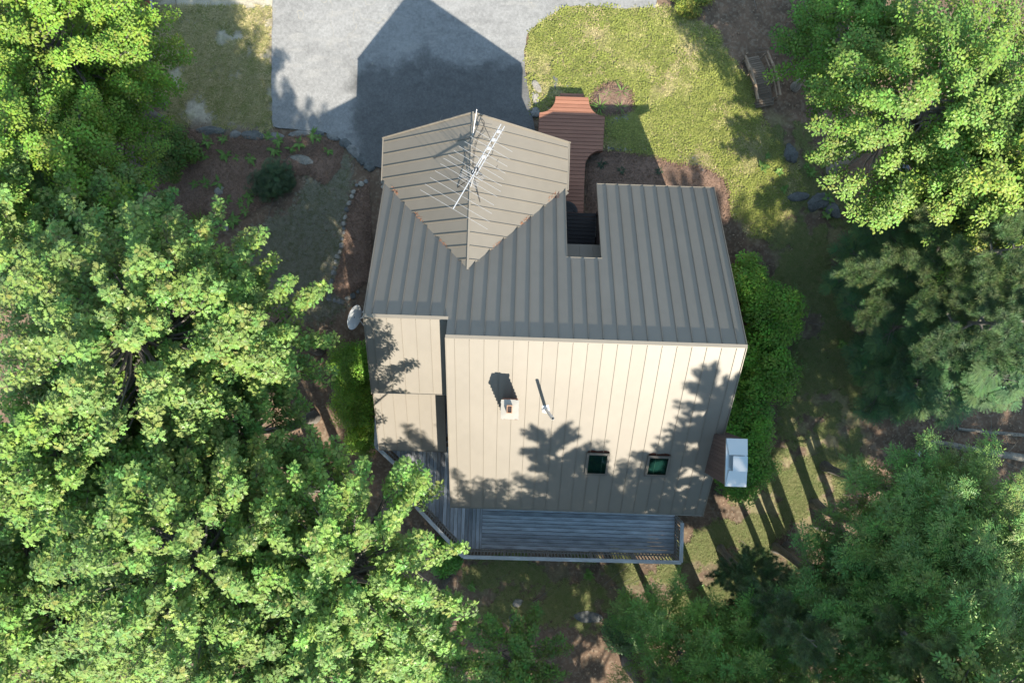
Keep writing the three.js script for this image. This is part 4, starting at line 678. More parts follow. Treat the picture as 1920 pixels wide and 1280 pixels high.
function tree(kind, label, px, py, top, R, base, seed, group, tint = [1, 1, 1], dens = 1, world) {
  const K = KIND[kind], r = rng(seed), [x, z] = world ? [px, py] : plan(px, py, top - 0.6), g0 = gh(x, z), H = top - g0;
  const t = thing({ oak: 'oak_tree', maple: 'maple_tree', beech: 'beech_tree', ash: 'ash_tree', pine: 'pine_tree', hemlock: 'hemlock_tree' }[kind], label, 'tree', [x, g0, z], 0, group);
  const pos = [], nor = [], list = [], conifer = kind === 'pine' || kind === 'hemlock', lean = V((r() - 0.5) * 0.5, 0, (r() - 0.5) * 0.5), tr = h => V(lean.x * (h / H) ** 2 + 0.06 * Math.sin(h * 1.3 + seed), h, lean.z * (h / H) ** 2 + 0.06 * Math.cos(h * 1.1 + seed)), r0 = 0.018 * H + 0.03;
  const n0 = 12, hTop = conifer ? H * 0.99 : H * 0.9; for (let i = 0; i < n0; i++) { const a = hTop * i / n0, b = hTop * (i + 1) / n0, k = q => r0 * (1 - 0.93 * q / hTop) * (q < 0.4 ? 1.35 : 1); tubeInto(pos, nor, tr(a), tr(b), k(a), k(b), 9); }
  const bh = base - g0;
  if (!conifer) { // clumps of sprays over an uneven crown, each carried by its own limb
    const hc = mix(bh, H, 0.42), Nc = Math.round(K.clumps * dens * R * R * clamp((H - bh) / (2 * R), 0.75, 1.4));
    for (let i = 0; i < Nc; i++) {
      const az = i * 2.39996 + (r() - 0.5) * 1.2, sy = i < 4 ? 0.93 + 0.02 * i : mix(-0.45, 1, Math.pow((i + r()) / Nc, 0.75)), cy = Math.sqrt(Math.max(0, 1 - sy * sy)), d = V(Math.cos(az) * cy, sy, Math.sin(az) * cy);
      const lump = 0.66 + 0.62 * fbm(d.x * 1.9 + seed * 3.1, d.z * 1.9 + d.y * 2.3, seed + 500, 3), deep = r() < 0.28 ? mix(0.5, 0.85, r()) : mix(0.92, 1.1, r()), q = lump * deep;
      const c = V(d.x * R * q, hc + d.y * (sy > 0 ? H - hc - 0.25 : hc - bh) * Math.min(1.04, q), d.z * R * q).add(tr(hc).setY(0)), out = V(d.x, d.y * 0.5 + 0.25, d.z).normalize(), lat = V(-out.z, 0, out.x).normalize(), up2 = lat.clone().cross(out).multiplyScalar(-1);
      const h0 = clamp(c.y - 0.75 * Math.hypot(c.x, c.z), bh * 0.8, H * 0.82), A = tr(h0), B = A.clone().lerp(c, 0.5).add(V(0, -0.12 * Math.hypot(c.x, c.z), 0)), rr = r0 * mix(0.34, 0.16, h0 / H);
      tubeInto(pos, nor, A, B, rr, rr * 0.6, 5); tubeInto(pos, nor, B, c, rr * 0.6, 0.012, 4);
      const cs = K.cs * mix(0.7, 1.25, r()), ns = Math.round(K.ns * cs / K.cs * mix(0.8, 1.2, r())), shade = 0.88 + 0.24 * r();
      for (let k = 0; k < ns; k++) {
        const t = (k + r()) / ns, a = k * 2.39996, w = cs * 0.62 * Math.sqrt(r()) * (1 - 0.55 * t), p = c.clone().addScaledVector(out, (t - 0.35) * cs * 2.7).addScaledVector(lat, w * Math.cos(a)).addScaledVector(up2, w * 0.8 * Math.sin(a));
        const dd = p.clone().sub(c).normalize().addScaledVector(out, 0.8).normalize(); if (k % 3 === 0) tubeInto(pos, nor, c, p, 0.01, 0.004, 3);
        list.push({ m: orient(p, dd, 0.5 + 0.25 * r(), r() * 6.28, mix(K.s[0], K.s[1], r())), k: shade * (0.94 + 0.12 * r()) });
      }
    }
  }
  const L = !conifer ? 0 : Math.round(K.limbs * dens * clamp(R / 2.6, 0.5, 1.3) * clamp((H - bh) / 6, 0.7, 1.3));
  for (let i = 0; i < L; i++) {
    const q = (i + r() * 0.8) / L, h = conifer ? mix(bh, H * 0.97, q) : mix(bh, H * 0.86, Math.pow(q, 0.8)), az = i * 2.39996 + (r() - 0.5) * 0.9;
    // reach: where the limb meets the crown outline
    const prof = conifer ? (kind === 'pine' ? Math.pow(1 - q, 0.65) : Math.pow(1 - q, 0.8)) + 0.1 : Math.sqrt(Math.max(0.06, 1 - Math.pow(Math.abs(q * 1.15 - 0.38) / 0.85, 2.2)));
    const reach = R * prof * mix(0.72, 1.12, r()), el = conifer ? mix(0.02, 0.35, q) : mix(0.15, 1.15, q * q * 0.8 + 0.2 * r());
    const dir = V(Math.cos(az) * Math.cos(el), Math.sin(el), Math.sin(az) * Math.cos(el)), S0 = tr(h), len = conifer ? reach : Math.min(reach / Math.max(0.35, Math.cos(el)), 0.2 + (H - h) / Math.max(0.25, Math.sin(el)));
    const P = s => S0.clone().addScaledVector(dir, len * s).add(V(0, (conifer ? 0.06 : 0.12) * len * s * s, 0)), rr = r0 * 0.38 * (1 - 0.6 * q);
    for (let k = 0; k < 4; k++) tubeInto(pos, nor, P(k / 4), P((k + 1) / 4), rr * (1 - k * 0.22), rr * (1 - (k + 1) * 0.22), 5);
    const T = Math.max(4, Math.round(K.twigs * clamp(len / 2.2, 0.45, 1.5)));
    for (let k = 0; k < T; k++) {
      const s = mix(conifer ? 0.25 : 0.3, 1, (k + r() * 0.6) / T), B = P(Math.min(1, s)), side = (k % 2 ? 1 : -1) * mix(0.35, 1.1, r()), lat = V(-Math.sin(az), 0, Math.cos(az));
      const td = dir.clone().multiplyScalar(1).addScaledVector(lat, k === T - 1 ? 0 : side).add(V(0, K.up * (0.3 + 0.9 * r()) * (conifer ? 0.35 : 1), 0)).normalize();
      const tl = K.tw * mix(0.55, 1.15, r()) * (conifer ? 1 : mix(1.1, 0.8, s)), E = B.clone().addScaledVector(td, tl); tubeInto(pos, nor, B, E, 0.012, 0.004, 3);
      const shade = 0.9 + 0.2 * r();
      for (let j = 0; j < K.n; j++) { const f = 1 - j * (conifer ? 0.16 : 0.25), p = B.clone().lerp(E, f).add(V((r() - 0.5) * 0.1, (r() - 0.5) * 0.08, (r() - 0.5) * 0.1)); list.push({ m: kind === 'hemlock' ? new THREE.Matrix4().compose(p, new THREE.Quaternion().setFromEuler(new THREE.Euler(0.15 * (r() - 0.5), Math.atan2(td.x, td.z) + (r() - 0.5) * 0.8, 0.3 * (r() - 0.5), 'YXZ')), V(1, 1, 1).multiplyScalar(mix(K.s[0], K.s[1], r()))) : orient(p, td, conifer ? 0.35 : 0.45 + 0.25 * r(), r() * 6.28, mix(K.s[0], K.s[1], r())), k: shade }); }
    }
  }
  const g = new THREE.BufferGeometry(); g.setAttribute('position', new THREE.Float32BufferAttribute(pos, 3)); g.setAttribute('normal', new THREE.Float32BufferAttribute(nor, 3)); g.setAttribute('uv', new THREE.Float32BufferAttribute(Float32Array.from({ length: pos.length / 3 * 2 }, (_, i) => pos[(i >> 1) * 3 + (i & 1)]), 2));
  mesh('trunk', g, M[K.bark], t);
  crownMesh(t, 'crown', list, K.sp, LM[K.mat], r, tint);
  return t;
}
const GW = 'oaks in the west wood', GE = 'trees of the east wood', GS = 'trees south of the house';
for (const a of [
  ['oak', 'tall sunlit oak filling the left edge of the photo at mid height', 150, 640, 12.6, 2.9, 6, 1, GW, [1.05, 1, 1]],
  ['oak', 'oak with finger-like branch tips reaching toward the mulch strip west of the house', 380, 650, 9.8, 2.0, 6, 2, GW, [1, 1.02, 0.9]],
  ['oak', 'shaded oak behind the bright green bush west of the house', 390, 850, 8.8, 1.9, 5.4, 3, GW, [0.85, 0.95, 1]],
  ['oak', 'bright oak crown at the left edge above the bottom left corner', 50, 890, 12.2, 1.9, 6, 4, GW, [1, 1.05, 0.8]],
  ['oak', 'spreading oak whose branch tips hang over the corner of the back deck', 585, 1135, 12.0, 2.45, 7, 5, GW, [1.02, 1.05, 0.9]],
  ['oak', 'big sunlit oak left of the one over the deck corner', 280, 1120, 12.6, 2.6, 6.5, 6, GW, [1.05, 1.02, 0.95]],
  ['oak', 'oak crown in the bottom left corner of the photo', 30, 1210, 11.6, 2.3, 5, 7, GW, [1.08, 1.05, 0.8]],
  ['oak', 'oak crown cut by the bottom edge, left of the photo middle', 480, 1330, 12.0, 2.6, 4, 8, GW],
  ['oak', 'lower oak at the bottom edge below the deck corner', 780, 1260, 7, 1.5, 3.4, 9, GW, [0.95, 1.05, 0.85]],
  ['oak', 'small low oak at the bottom edge, rightmost of the oaks', 965, 1285, 4.4, 1.3, 0, 10, GW, [0.9, 1, 0.9]],
  ['oak', 'young grey green oak below the top left maples', 110, 410, 7.5, 1.8, 3.5, 11, GW, [0.85, 0.95, 1.1]],
  ['maple', 'yellow green maple in the top left corner of the photo', 30, 50, 8.4, 2.4, 4, 21, 'maples of the northwest corner', [1.08, 1.06, 1]],
  ['maple', 'green maple beside the slatted trailer at the top left', 140, 80, 6.0, 1.9, 2.6, 22, 'maples of the northwest corner'],
  ['maple', 'lower green maple overhanging the west end of the mulch bed', 110, 225, 5.6, 1.9, 2.2, 23, 'maples of the northwest corner', [0.9, 1, 1]],
  ['beech', 'large sunlit beech filling the top right corner of the photo', 1850, 150, 9.2, 2.9, 4, 31, GE],
  ['beech', 'beech at the right edge below the large top right crown', 1950, 310, 9.4, 1.8, 4, 32, GE, [1.2, 1.05, 0.9]],
  ['beech', 'shaded young beech at the top edge above the footbridge', 1640, 20, 6.5, 1.5, 1.5, 33, GE, [0.8, 0.95, 0.9]],
  ['pine', 'pale sunlit white pine at the right edge of the photo', 1890, 460, 9.0, 2.2, 3.5, 41, GE, [1.1, 1.05, 0.95]],
  ['pine', 'blue green white pine below the pale one at the right edge', 1910, 600, 8.2, 2.1, 3, 42, GE, [0.95, 1, 1.1]],
  ['hemlock', 'dark hemlock beside the shaded east yard under the pale pine', 1760, 470, 5.4, 1.5, 0.6, 51, GE],
  ['hemlock', 'dark hemlock right of the path in the east wood', 1770, 600, 5.0, 1.6, 0.5, 52, GE],
  ['hemlock', 'dark hemlock between the beech and the pale pine', 1830, 400, 5.0, 1.6, 0.6, 54, GE],
  ['hemlock', 'dark hemlock under the blue green pine', 1860, 560, 5.0, 1.7, 0.6, 55, GE],
  ['hemlock', 'small dark hemlock left of the fallen trunks', 1730, 715, 3.6, 1.2, 0.3, 56, GE],
  ['ash', 'ash tree between the fallen trunks and the bottom right pines', 1760, 1060, 7.0, 1.6, 3.5, 67, GE],
  ['ash', 'ash tree in the bottom right corner of the photo', 1900, 1220, 8.0, 1.9, 2, 68, GE],
  ['ash', 'ash tree at the bottom edge below the tall ash', 1640, 1280, 6.5, 1.5, 2.5, 69, GE],
  ['hemlock', 'dark hemlock at the right edge above the fallen trunks', 1880, 690, 6.0, 1.7, 0.8, 53, GE],
  ['ash', 'ash tree with long compound leaves, upper of those at the lower right', 1760, 950, 6.5, 1.5, 3, 61, GE],
  ['ash', 'ash tree at the right edge below the fallen trunks', 1890, 1000, 7.5, 1.6, 3.5, 62, GE, [1.1, 1.05, 1]],
  ['ash', 'tall ash near the bottom right corner of the photo', 1830, 1140, 8.4, 1.7, 4, 63, GE],
  ['ash', 'low ash right of the young pine at the bottom edge', 1620, 1150, 6.0, 1.5, 1, 64, GE, [0.85, 0.95, 1]],
  ['ash', 'low bushy ash at the bottom edge right of the photo middle', 1290, 1250, 4.6, 1.5, 0, 65, GE, [1, 1.05, 0.85]],
  ['ash', 'low ash at the bottom edge between two pines', 1430, 1270, 5.0, 1.3, 0.2, 66, GE, [0.95, 1.05, 0.9]],
  ['pine', 'young pine near the bottom edge in front of the ash trees', 1510, 1210, 6.5, 1.4, 1, 71, GE],
  ['pine', 'sunlit young pine at the bottom edge near the right corner', 1770, 1240, 9.0, 1.4, 2, 72, GE, [1.1, 1.05, 0.85]],
  ['pine', 'slim shaded pine standing between the low ash trees and the east yard', 1450, 1120, 4.4, 0.9, 0, 73, GE, [0.9, 1, 1.05]],
  ['oak', 'oak at the left edge between the maples and the tall sunlit oak', -70, 420, 10.5, 1.9, 2, 12, GW],
  ['oak', 'oak cut by the left edge beside the dark gap', -60, 1040, 11, 1.9, 2, 13, GW],
  ['maple', 'maple cut by the left edge below the top left corner', -90, 260, 10.5, 2, 2, 24, 'maples of the northwest corner'],
  ['oak', 'low shaded oak filling the floor between the sunlit west oaks', 250, 930, 6.5, 1.9, 1, 14, GW, [0.85, 0.95, 1]],
]) tree(...a);
/* trees beyond the frame whose shade falls on the roof and the yards */
for (const a of [
  ['pine', 'tall pine south of the deck beyond the bottom edge', 4.9, 12.6, 13.6, 2.3, 3, 81, GS],
  ['pine', 'second tall pine further east beyond the bottom edge', 8.4, 12.4, 13.0, 2.2, 3, 82, GS],
  ['pine', 'tallest pine southeast of the deck beyond the bottom edge', 10.4, 11.9, 16.0, 2.4, 6, 99, GS],
  ['oak', 'oak in the southeast wood beyond the right bottom corner', 12.8, 10.6, 13.8, 2.7, 4, 84, GS],
  ['oak', 'oak straight south beyond the bottom edge', 2.4, 15.0, 12.6, 2.6, 4, 88, GS],
  ['oak', 'oak behind the tall pines beyond the bottom edge', 6.8, 15.8, 14.2, 2.8, 4, 89, GS],
  ['oak', 'oak in the south wood, third row behind the pines', 5.6, 21.0, 13, 3.0, 4, 94, GS],
  ['oak', 'oak in the south wood, west of the third row', 0.6, 20.0, 12, 2.8, 4, 96, GS],
  ['oak', 'oak in the southeast wood beyond the bottom right corner', 20.2, 15.2, 12.5, 2.6, 4, 97, GS],
  ['oak', 'oak furthest southeast beyond the bottom right corner', 23.6, 17.0, 13, 3.2, 4, 98, GS],
]) tree(...a, [1, 1, 1], a[1].includes('pine') ? 0.9 : 0.6, true);

/* shrubs */
function shrub(name, label, px, py, w, d, h, seed, sp, mat, tint = [1, 1, 1], group, n = 420, scale = [0.7, 1.1]) {
  const r = rng(seed), y0 = -0.6, [x, z] = plan(px, py, y0 + h * 0.6), g0 = gh(x, z), t = thing(name, label, 'shrub', [x, g0, z], 0, group), list = [], pos = [], nor = [];
  const nc = Math.max(7, Math.round(n / 45)), cl = Array.from({ length: nc }, (_, i) => { const a = i * 2.4 + r(), q = Math.sqrt((i + 0.5) / nc) * mix(0.6, 1.05, r()), R = mix(0.2, 0.38, r()); return { c: V(Math.cos(a) * w / 2 * q, h * mix(0.3, 0.95, r()) * (1.05 - 0.5 * q * q), Math.sin(a) * d / 2 * q), R, k: mix(0.75, 1.25, r()) }; });
  for (let i = 0; i < n; i++) {
    const C = cl[i % nc], a = r() * 6.283, el = Math.asin(mix(-0.4, 1, r())), q = Math.sqrt(r()) * C.R, dir = V(Math.cos(a) * Math.cos(el), Math.sin(el), Math.sin(a) * Math.cos(el)), p = C.c.clone().add(V(dir.x * q * Math.min(w, 2), dir.y * q * 0.9 * Math.min(w, 2), dir.z * q * Math.min(d, 2)));
    list.push({ m: orient(p, dir, 0.45, r() * 6.28, mix(scale[0], scale[1], r())), k: C.k * (0.9 + 0.2 * r()) });
    if (i % 7 === 0) tubeInto(pos, nor, V(p.x * 0.12, -0.05, p.z * 0.12), p, 0.012, 0.004, 4);
  }
  const g = new THREE.BufferGeometry(); g.setAttribute('position', new THREE.Float32BufferAttribute(pos, 3)); g.setAttribute('normal', new THREE.Float32BufferAttribute(nor, 3)); mesh('stems', g, S({ color: rgb(0.09, 0.07, 0.05), roughness: 1 }), t);
  crownMesh(t, 'foliage', list, sp, mat, r, tint); return t;
}
shrub('bush', 'bright green leafy bush against the west wall, upper part of the clump', 655, 685, 1.7, 1.9, 1.5, 201, 'small', LM.shrub, [1.1, 1.15, 1], null, 900);
shrub('bush', 'yellow green bush beside the porch roof, middle of the clump', 660, 760, 1.5, 1.8, 1.4, 202, 'small', LM.shrub, [1.4, 1.2, 1], null, 800);
shrub('bush', 'yellow green bush at the deck rail, lower end of the clump', 672, 826, 1.0, 1.3, 1.2, 203, 'small', LM.shrub, [1.4, 1.2, 1], null, 480);
shrub('yew_bush', 'dark green yew bush in the mulch bed west of the driveway', 515, 345, 1.35, 1.5, 0.8, 204, 'hemlock', LM.dark, [1, 1, 1], null, 700, [0.6, 0.9]);
shrub('sapling', 'leafy sapling at the northeast roof edge, top of the east row', 1408, 530, 1.2, 1.7, 2.9, 205, 'broad', LM.shrub, [1.2, 1.15, 1], null, 520);
shrub('sapling', 'dense green sapling beside the east gable end', 1452, 590, 2.0, 2.4, 2.5, 206, 'broad', LM.shrub, [1.1, 1.15, 1], null, 960);
shrub('sapling', 'broad green sapling below the gable end on the east side', 1440, 700, 2.2, 2.2, 2.4, 207, 'broad', LM.shrub, [1.05, 1.1, 1], null, 960);
shrub('sapling', 'dark shrub directly above the metal capped chimney chase', 1418, 795, 1.8, 1.8, 2.0, 208, 'broad', LM.shrub, [0.85, 1, 1], null, 720);
shrub('sapling', 'dark shrub directly below the metal capped chimney chase', 1410, 890, 1.9, 1.8, 1.8, 209, 'broad', LM.shrub, [0.8, 0.95, 1], null, 760);
shrub('bush', 'dry brown and green bush at the top edge beside the lawn', 1290, 8, 1.4, 1.0, 0.7, 210, 'small', LM.shrub, [1.5, 0.85, 1.4], null, 420);
shrub('bush', 'dark leafy undergrowth below the beech, above the footbridge', 1530, 60, 1.6, 2.6, 1.4, 211, 'broad', LM.shrub, [0.55, 0.8, 1], null, 420);
shrub('bush', 'green oak seedling clump below the deck corner', 840, 1062, 1.2, 1.2, 1.0, 212, 'broad', LM.shrub, [0.7, 0.95, 1], null, 260);
shrub('bush', 'undergrowth at the foot of the west maples, by the mulch bed', 330, 290, 1.5, 2.2, 1.2, 213, 'broad', LM.herbLeaf, [1.1, 1.05, 0.8], null, 320);
shrub('bush', 'low undergrowth on the shaded floor under the pale pine', 1690, 540, 1.4, 1.6, 0.8, 214, 'broad', LM.dark, [1.5, 1.7, 1.5], null, 260);
shrub('bush', 'leafy undergrowth under the shaded oak west of the house', 560, 900, 1.6, 1.6, 1.2, 215, 'broad', LM.herbLeaf, [0.8, 0.9, 1], null, 320);
shrub('bush', 'low undergrowth at the bottom edge left of the low ash', 1180, 1215, 1.8, 1.3, 1.0, 216, 'broad', LM.dark, [1.8, 1.9, 1.5], null, 300);
shrub('bush', 'green undergrowth below the fallen trunks at the right edge', 1800, 900, 2.0, 1.4, 1.2, 217, 'ash', LM.ash, [0.9, 1, 1], null, 240);

/* grasses, seedlings and perennials: rosettes of long leaves */
function rosette(name, label, category, px, py, n, L, prof, el, seed, mat, group, y0 = -0.2) {
  const r = rng(seed), o = [], [x, z] = plan(px, py, y0), m = mesh(name, new THREE.BufferGeometry(), mat, scene);
  for (let i = 0; i < n; i++) leafTris(o, L * mix(0.7, 1.1, r()), prof, 0.3, mix(0.25, 0.6, r()), mat4(i * 2.4 + r() * 0.6, -mix(el[0], el[1], r()), 0, 0.02 * (r() - 0.5), 0.01, 0.02 * (r() - 0.5)));
  m.geometry = geoTris(o); m.position.set(x, gh(x, z) + 0.04, z); return tag(m, label, category, group);
}
rosette('ornamental_grass', 'yellow green tuft of ornamental grass at the foot of the mulch bed', 'grass tuft', 376, 420, 110, 0.62, [[0, 0.015], [0.5, 0.022], [1, 0]], [0.4, 1.3], 301, LM.straw);
for (const [px, py, lab, k] of [[1137, 177, 'small daylily at the upper left of the round mulch bed', 0.7], [1165, 172, 'leafy daylily at the upper right of the round mulch bed', 1], [1124, 201, 'large daylily at the lower left of the round mulch bed', 1.15], [1162, 202, 'sparse daylily at the lower right of the round mulch bed', 0.9]]) rosette('daylily', lab, 'daylily', px, py, Math.round(18 * k), 0.42 * k, [[0, 0.02], [0.4, 0.035], [1, 0]], [0.3, 1.2], 310 + px, LM.herb, 'daylilies in the round mulch bed', 0);
const seeds = [[343, 262], [362, 285], [395, 270], [425, 265], [383, 292], [470, 296], [508, 260], [527, 268], [517, 282], [548, 280], [565, 273], [590, 256], [600, 263], [618, 284], [424, 290], [366, 346], [386, 344], [411, 342], [446, 297], [425, 375], [467, 371], [452, 380], [469, 363], [435, 412], [460, 396]];
const ORD = ['first', 'second', 'third', 'fourth', 'fifth', 'sixth', 'seventh', 'eighth', 'ninth', 'tenth', 'eleventh', 'twelfth', 'thirteenth', 'fourteenth', 'fifteenth', 'sixteenth'];
const ordinal = (list, keyed, i) => { const k = keyed(list[i]); return ORD[list.filter(q => keyed(q) === k).sort((a, b) => a[0] - b[0]).indexOf(list[i])]; };
const seedRow = q => q[1] < 300 ? 'the rows nearest the driveway' : 'the lower half';
seeds.forEach(([px, py], i) => rosette('seedling', `${ordinal(seeds, seedRow, i)} seedling from the left in ${seedRow(seeds[i])} of the west mulch bed`, 'seedling', px, py, 9 + i % 4, 0.24 + 0.06 * (i % 3), [[0, 0.03], [0.45, 0.2], [1, 0]], [0.1, 0.7], 400 + i, LM.herb, 'seedlings in the west mulch bed', -0.3));
const sprouts = [[1502, 318], [1520, 305], [1508, 330], [1541, 378], [1583, 372], [1543, 395], [1540, 408], [1632, 330], [1600, 280], [1650, 360], [1580, 245], [1520, 60], [1536, 130], [1605, 440], [1640, 445], [1618, 470], [1590, 480], [1650, 600], [1582, 645], [1630, 640], [1666, 740], [1690, 560], [1450, 330], [1420, 320], [1430, 300], [1460, 360], [880, 1120], [1110, 1095], [1330, 1120]];
const sproutAt = q => q[1] > 1000 ? 'on the leafy floor south of the deck' : q[0] < 1480 ? 'in the grass right of the front lawn' : q[1] < 200 ? 'beside the footbridge under the trees' : q[1] < 420 ? 'around the grey boulders' : 'along the shaded east path';
sprouts.forEach(([px, py], i) => rosette('sapling_sprout', `${ordinal(sprouts, sproutAt, i)} leafy sprout from the left ${sproutAt(sprouts[i])}`, 'sprout', px, py, 9 + i % 5, 0.17 + 0.04 * (i % 4), [[0, 0.04], [0.3, 0.3], [0.6, 0.24], [1, 0]], [0, 1.1], 500 + i, LM.herb, 'sprouts in the shaded yards', -0.5));
[[1045, 345], [1128, 308], [1165, 320], [1236, 322]].forEach(([px, py], i) => { if (i) rosette('bedding_plant', `${['', 'leftmost', 'middle', 'rightmost'][i]} of three low dark plants in the shaded front mulch bed`, 'plant', px, py, 16, 0.25, [[0, 0.03], [0.45, 0.12], [1, 0]], [0.2, 1], 550 + i, LM.darkHerb, 'plants in the front mulch bed', 0); });

/* ------------------------------------------------ ground cover nobody could count */
function scatter(name, geo, mat, n, place, seed) {
  const r = rng(seed), ms = [], cs = []; let guard = 0;
  while (ms.length < n && guard++ < n * 12) { const q = place(r); if (q) { ms.push(q[0]); cs.push(q[1]); } }
  const im = new THREE.InstancedMesh(geo, mat, ms.length); ms.forEach((m, i) => { im.setMatrixAt(i, m); im.setColorAt(i, cs[i]); });
  im.name = numbered(name); im.userData.kind = 'stuff'; im.castShadow = im.receiveShadow = true; scene.add(im); return im;
}
const driveP = planPoly(DRIVE), beds = [bedIsland, bedFront, bedWest, bedStrip];
const blocked = (x, z) => inPoly(x, z, driveP) || beds.some(b => inPoly(x, z, b));
const tuft = (() => { const r = rng(3), o = []; for (let i = 0; i < 9; i++) leafTris(o, 0.09 + 0.06 * r(), [[0, 0.07], [0.5, 0.09], [1, 0]], 0.2, 0.5, mat4(i * 2.4, -0.35 - 0.9 * r(), 0, 0.025 * (r() - 0.5), 0, 0.025 * (r() - 0.5))); return geoTris(o); })();
const clover = (() => { const r = rng(5), o = []; for (let i = 0; i < 8; i++) { const a = i * 2.4, d = 0.012 + 0.05 * Math.sqrt(i / 8); leafTris(o, 0.045, OVAL, 0.1, 0.3, mat4(a, -0.2 - 0.4 * r(), 0, d * Math.sin(a), 0.01 + 0.03 * r(), d * Math.cos(a))); } return geoTris(o); })();
const deadLeaf = (() => { const o = []; leafTris(o, 0.09, OAK, 0.3, 0.3, new THREE.Matrix4()); return geoTris(o); })();
const grassMat = new THREE.MeshPhysicalMaterial({ color: rgb(1, 1, 1), roughness: 0.9, transmission: 0.2, thickness: 0, side: THREE.DoubleSide });
const tc = (a, b, t, k) => rgb(mix(a[0], b[0], t) * k, mix(a[1], b[1], t) * k, mix(a[2], b[2], t) * k);
const GREEN = [0.28, 0.315, 0.055], DRY = [0.5, 0.41, 0.22];
const at3 = (x, z, r, s, y = 0) => new THREE.Matrix4().compose(V(x, gh(x, z) + y, z), new THREE.Quaternion().setFromEuler(new THREE.Euler((r() - 0.5) * 0.3, r() * 6.28, (r() - 0.5) * 0.3)), V(s, s * mix(0.7, 1.1, r()), s));
scatter('lawn_grass', tuft, grassMat, 30000, r => { const x = mix(0.5, 12, r()), z = mix(-13.5, -4.5, r()); if (r() > maskAt(masks.ne, x, z) || blocked(x, z)) return null; const dry = sstep(0.3, 0.62, patchy(x, z) + 0.2 * (r() - 0.5)); if (r() < dry * 0.6) return null; return [at3(x, z, r, mix(0.7, 1.7, r() * r())), tc(GREEN, DRY, dry * 0.9 * Math.sqrt(r()) + 0.35 * r(), mix(0.65, 1.25, r()))]; }, 601);
scatter('lawn_clover', clover, LM.herb, 3600, r => { const x = mix(0.5, 12, r()), z = mix(-13.5, -4.5, r()); if (r() > maskAt(masks.ne, x, z) || blocked(x, z) || fbm(x * 0.9 + z * 0.6, z * 0.9 - x * 0.6, 333, 3) < 0.3 + 0.4 * r()) return null; return [at3(x, z, r, mix(1.1, 2.2, r()), 0.03), rgb(1.75, 1.05, 1.1).multiplyScalar(mix(0.65, 1.15, r()))]; }, 602);
scatter('sparse_grass', tuft, grassMat, 5000, r => { const x = mix(-16, -7, r()), z = mix(-13.5, -7.5, r()); if (r() > maskAt(masks.nw, x, z) || blocked(x, z) || fbm(x * 1.3, z * 1.3, 44, 3) < 0.3 + 0.3 * r()) return null; return [at3(x, z, r, mix(0.6, 1.5, r())), tc([0.22, 0.24, 0.06], DRY, r(), 1)]; }, 603);
scatter('yard_grass', tuft, grassMat, 26000, r => { const e = r() < 0.66, x = e ? mix(7, 17, r()) : mix(-3, 12, r()), z = e ? mix(-9, 9, r()) : mix(7, 14, r()); if (r() > Math.max(maskAt(masks.e, x, z), maskAt(masks.s, x, z) * 0.8) || blocked(x, z) || fbm(x * 1.1, z * 1.1, 55, 3) < 0.42 + 0.12 * r()) return null; return [at3(x, z, r, mix(0.6, 1.1, r())), tc([0.15, 0.2, 0.05], [0.36, 0.3, 0.15], 0.6 * r(), 1)]; }, 604);
scatter('moss_grass', tuft, grassMat, 5000, r => { const x = mix(-12, -5, r()), z = mix(-8, 0, r()); if (r() > maskAt(masks.w, x, z) || blocked(x, z)) return null; return [at3(x, z, r, mix(0.5, 0.9, r())), tc([0.16, 0.16, 0.07], [0.34, 0.31, 0.24], r(), 1)]; }, 605);
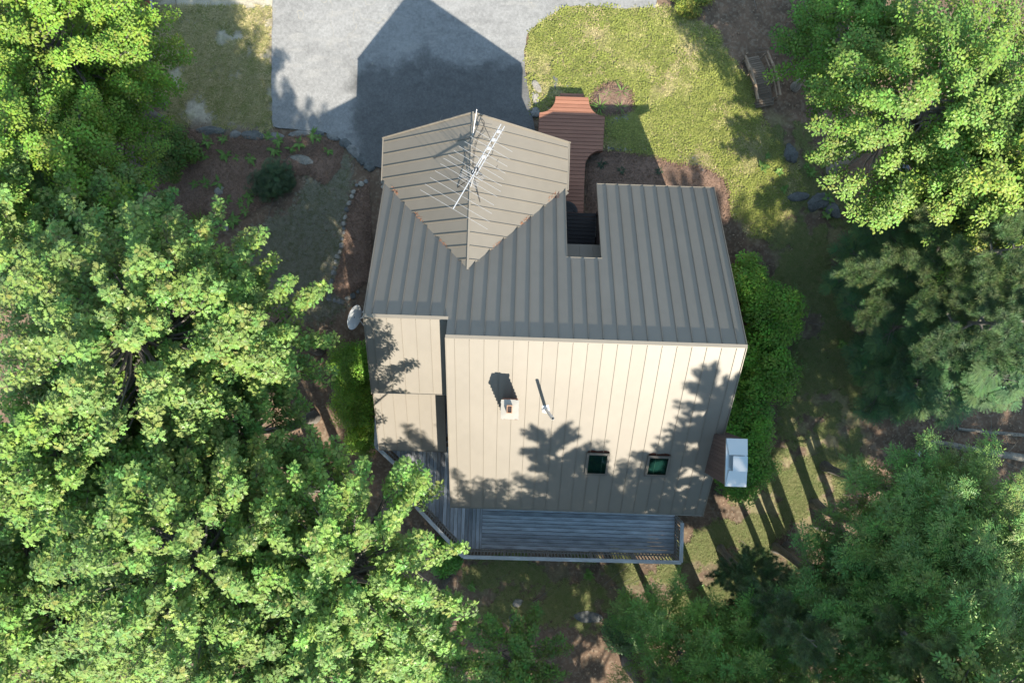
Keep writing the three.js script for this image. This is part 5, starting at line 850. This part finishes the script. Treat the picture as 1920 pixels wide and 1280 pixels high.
scatter('leaf_litter', deadLeaf, S({ color: rgb(1, 1, 1), roughness: 0.9 }), 26000, r => { const x = mix(-21, 21, r()), z = mix(-14, 15, r()); if (x > -6 && x < 7.2 && z < 8 || inPoly(x, z, driveP) || r() < maskAt(masks.ne, x, z) + maskAt(masks.nw, x, z)) return null; if (r() < 0.6 * maskAt(masks.e, x, z)) return null; return [new THREE.Matrix4().compose(V(x, gh(x, z) + 0.015, z), new THREE.Quaternion().setFromEuler(new THREE.Euler((r() - 0.5) * 0.9, r() * 6.28, (r() - 0.5) * 0.9)), V(1, 1, 1).multiplyScalar(mix(0.6, 1.25, r()))), tc([0.16, 0.09, 0.05], [0.36, 0.27, 0.18], r(), mix(0.7, 1.1, r()))]; }, 606);
const chip = (() => { const g = new THREE.BoxGeometry(0.05, 0.008, 0.014); g.deleteAttribute('uv'); return g; })();
scatter('mulch_chips', chip, S({ color: rgb(1, 1, 1), roughness: 1 }), 22000, r => { const x = mix(-15, 9, r()), z = mix(-11.5, -1.5, r()), b = beds.findIndex(p => inPoly(x, z, p)); if (b < 0) return null; return [new THREE.Matrix4().compose(V(x, gh(x, z) + [0.11, 0.07, 0.06, 0.06][b] + 0.008 * r(), z), new THREE.Quaternion().setFromEuler(new THREE.Euler((r() - 0.5), r() * 6.28, (r() - 0.5))), V(1, 1, 1).multiplyScalar(mix(0.6, 1.4, r()))), tc([0.12, 0.073, 0.05], [0.29, 0.185, 0.125], r(), 1)]; }, 607);
const twig = rod([-0.3, 0.01, 0], [0.3, 0.02, 0.03], 0.007, 4, 0.004); twig.deleteAttribute('uv');
scatter('fallen_twigs', twig, S({ color: rgb(0.2, 0.17, 0.14), roughness: 1 }), 500, r => { const x = mix(-21, 21, r()), z = mix(-14, 15, r()); if (x > -6 && x < 9 && z < 8) return null; if (inPoly(x, z, driveP) || maskAt(masks.ne, x, z) > 0.1) return null; return [new THREE.Matrix4().compose(V(x, gh(x, z) + 0.01, z), new THREE.Quaternion().setFromEuler(new THREE.Euler(0, r() * 6.28, 0.1 * (r() - 0.5))), V(1, 1, 1).multiplyScalar(mix(0.5, 2, r()))), rgb(1, 1, 1).multiplyScalar(mix(0.7, 1.5, r()))]; }, 608);
console.log('sprays', sprayTotal);

renderer.setSize(1024, 682);
renderer.render(scene, camera);
